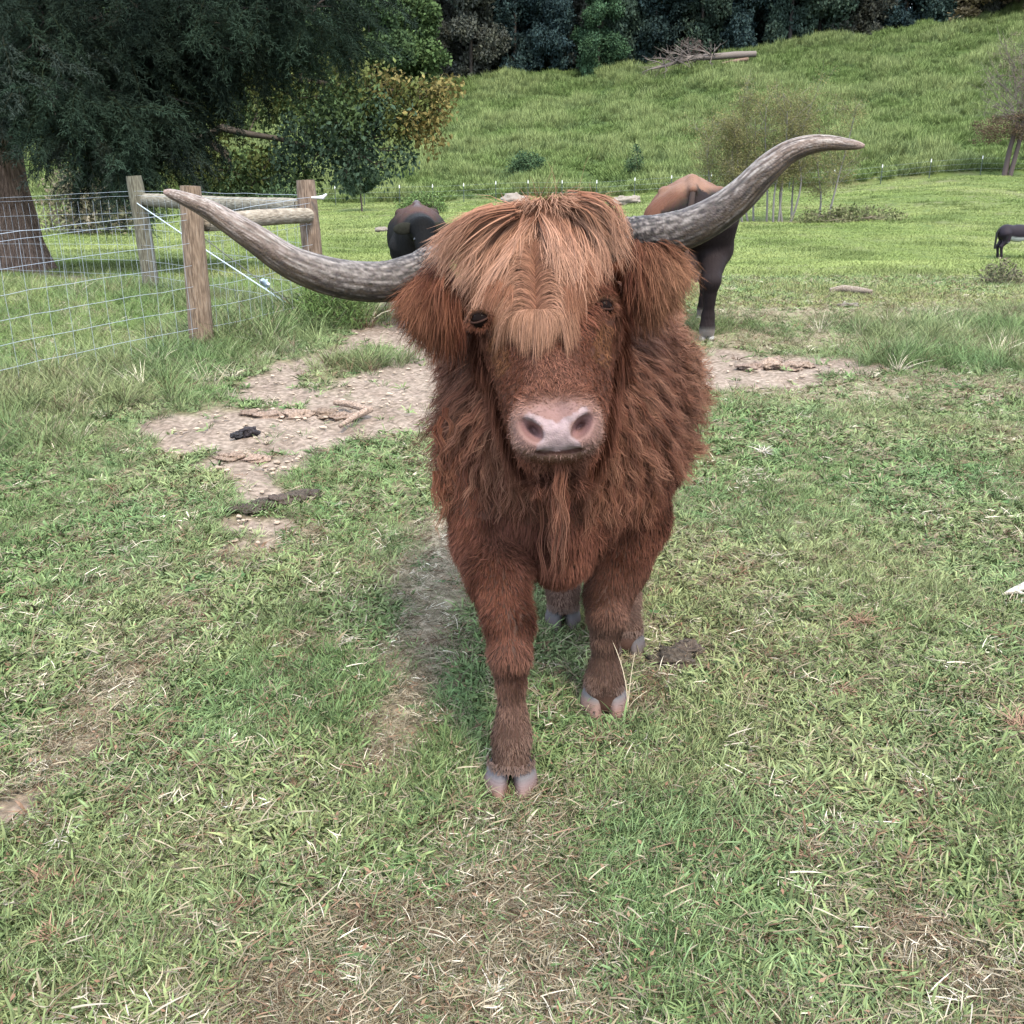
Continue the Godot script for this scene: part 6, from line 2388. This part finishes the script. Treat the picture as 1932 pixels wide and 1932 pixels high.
	for k in 4200:
		var d := 0.9 * pow(9.0 / 0.9, rng.randf())
		var x := rv(-1.0, 1.0) * (0.6 * d + 0.5)
		if lookup(mask, x, d) > 0.4:
			continue
		var sc := rv(0.004, 0.010)
		var c := Color(0.19, 0.125, 0.08).lerp(Color(0.17, 0.095, 0.062), rng.randf())
		push(buf, (Basis(Vector3(rv(-1, 1), 0, rv(-1, 1)).normalized(), rv(0, 0.7)) * Basis(Vector3.UP, rng.randf() * TAU)).scaled(Vector3(sc, sc, sc)), Vector3(x, ground_h(x, -d) + rv(0.008, 0.035), -d), c)
	var o := put_many("fallen_leaves", leaf.mesh(), leaf_mat(0.8, 0.2), buf, self)
	tag(o, "small rusty dead leaves scattered through the near grass", "leaves", "", "stuff")

	# low broad leaved weeds in the turf
	var weed := Shape.new()
	for k in 8:
		var a := TAU * k / 8.0 + rv(-0.3, 0.3)
		var out := Vector3(cos(a), 0, sin(a))
		blade(weed, out * 0.006, (out + Vector3.UP * rv(0.25, 0.7)).normalized(), Vector3(0, -0.35, 0), rv(0.045, 0.085), rv(0.012, 0.018), Color(0.72, 0.75, 0.72), Color(1, 1.05, 0.95), 4)
	var wb := PackedFloat32Array()
	for k in 1500:
		var d := 0.9 * pow(8.0 / 0.9, rng.randf())
		var x := rv(-1.0, 1.0) * (0.6 * d + 0.5)
		if lookup(mask, x, d) > 0.3 or n_mid.get_noise_2d(x * 2.0 + 60.0, d * 2.0) < 0.0:
			continue
		var sc := rv(0.6, 1.15)
		push(wb, Basis(Vector3.UP, rng.randf() * TAU).scaled(Vector3(sc, sc, sc)), Vector3(x, ground_h(x, -d), -d), Color(0.075, 0.13, 0.055) * rv(0.85, 1.3))
	o = put_many("low_weeds", weed.mesh(), leaf_mat(0.65, 0.3), wb, self)
	tag(o, "low broad leaved weeds growing flat in the near turf", "weeds", "", "stuff")

	fallen_tree()


func fallen_tree() -> void:
	var root := at(752, 55, 131.0)
	root.y = ground_h(root.x, root.z)
	var o := thing("fallen_tree", "bleached dead tree lying before the dark wood at the top of the hill", "dead tree", root)
	var grey := Color(0.17, 0.15, 0.14)
	var s := Shape.new()
	var main := PackedVector3Array()
	for q in [[756, 54, 131.0], [735, 55, 131], [712, 57, 130.5], [690, 58, 130], [676, 62, 129.5], [664, 66, 129.0], [652, 69, 128.5]]:
		main.append(at(q[0], q[1], q[2]) - root)
	tube(s, main, PackedFloat32Array([0.32, 0.38, 0.36, 0.30, 0.24, 0.18, 0.08]), 10, grey, 0.15)
	put("trunk", s.mesh(), clump_mat(), o)
	var t := Shape.new()
	tube(t, PackedVector3Array([at(748, 59, 131) - root, at(735, 61, 130.5) - root, at(722, 63, 130) - root]), PackedFloat32Array([0.22, 0.2, 0.08]), 8, Color(0.20, 0.145, 0.115), 0.2)
	for k in 46:
		var a: Vector3 = main[rng.randi_range(2, 5)]
		var e := a + Vector3(rv(-4.0, 1.2), rv(-0.9, 1.7), rv(-1.5, 2.0))
		var pts := limb(t, a, e, 0.10, 0.03, 0.1, grey * rv(0.8, 1.25), 5, 6)
		for q in 3:
			limb(t, pts[rng.randi_range(2, 6)], e + rdir() * 0.9, 0.04, 0.015, 0.0, grey, 4, 4)
	put("branches", t.mesh(), clump_mat(), o)
	var buf := PackedFloat32Array()
	for k in 60:
		push(buf, Basis(rdir(), rng.randf() * 6.0).scaled(Vector3.ONE * rv(0.25, 0.5)), at(691, 50, 131.0) - root + rdir() * Vector3(1.3, 1.1, 0.8), Color(0.075, 0.055, 0.048) * rv(0.8, 1.2))
	put_many("dead_leaves", leaf_ball(14, 0.6, 0.5, 0.2), leaf_mat(0.85, 0.3), buf, o)
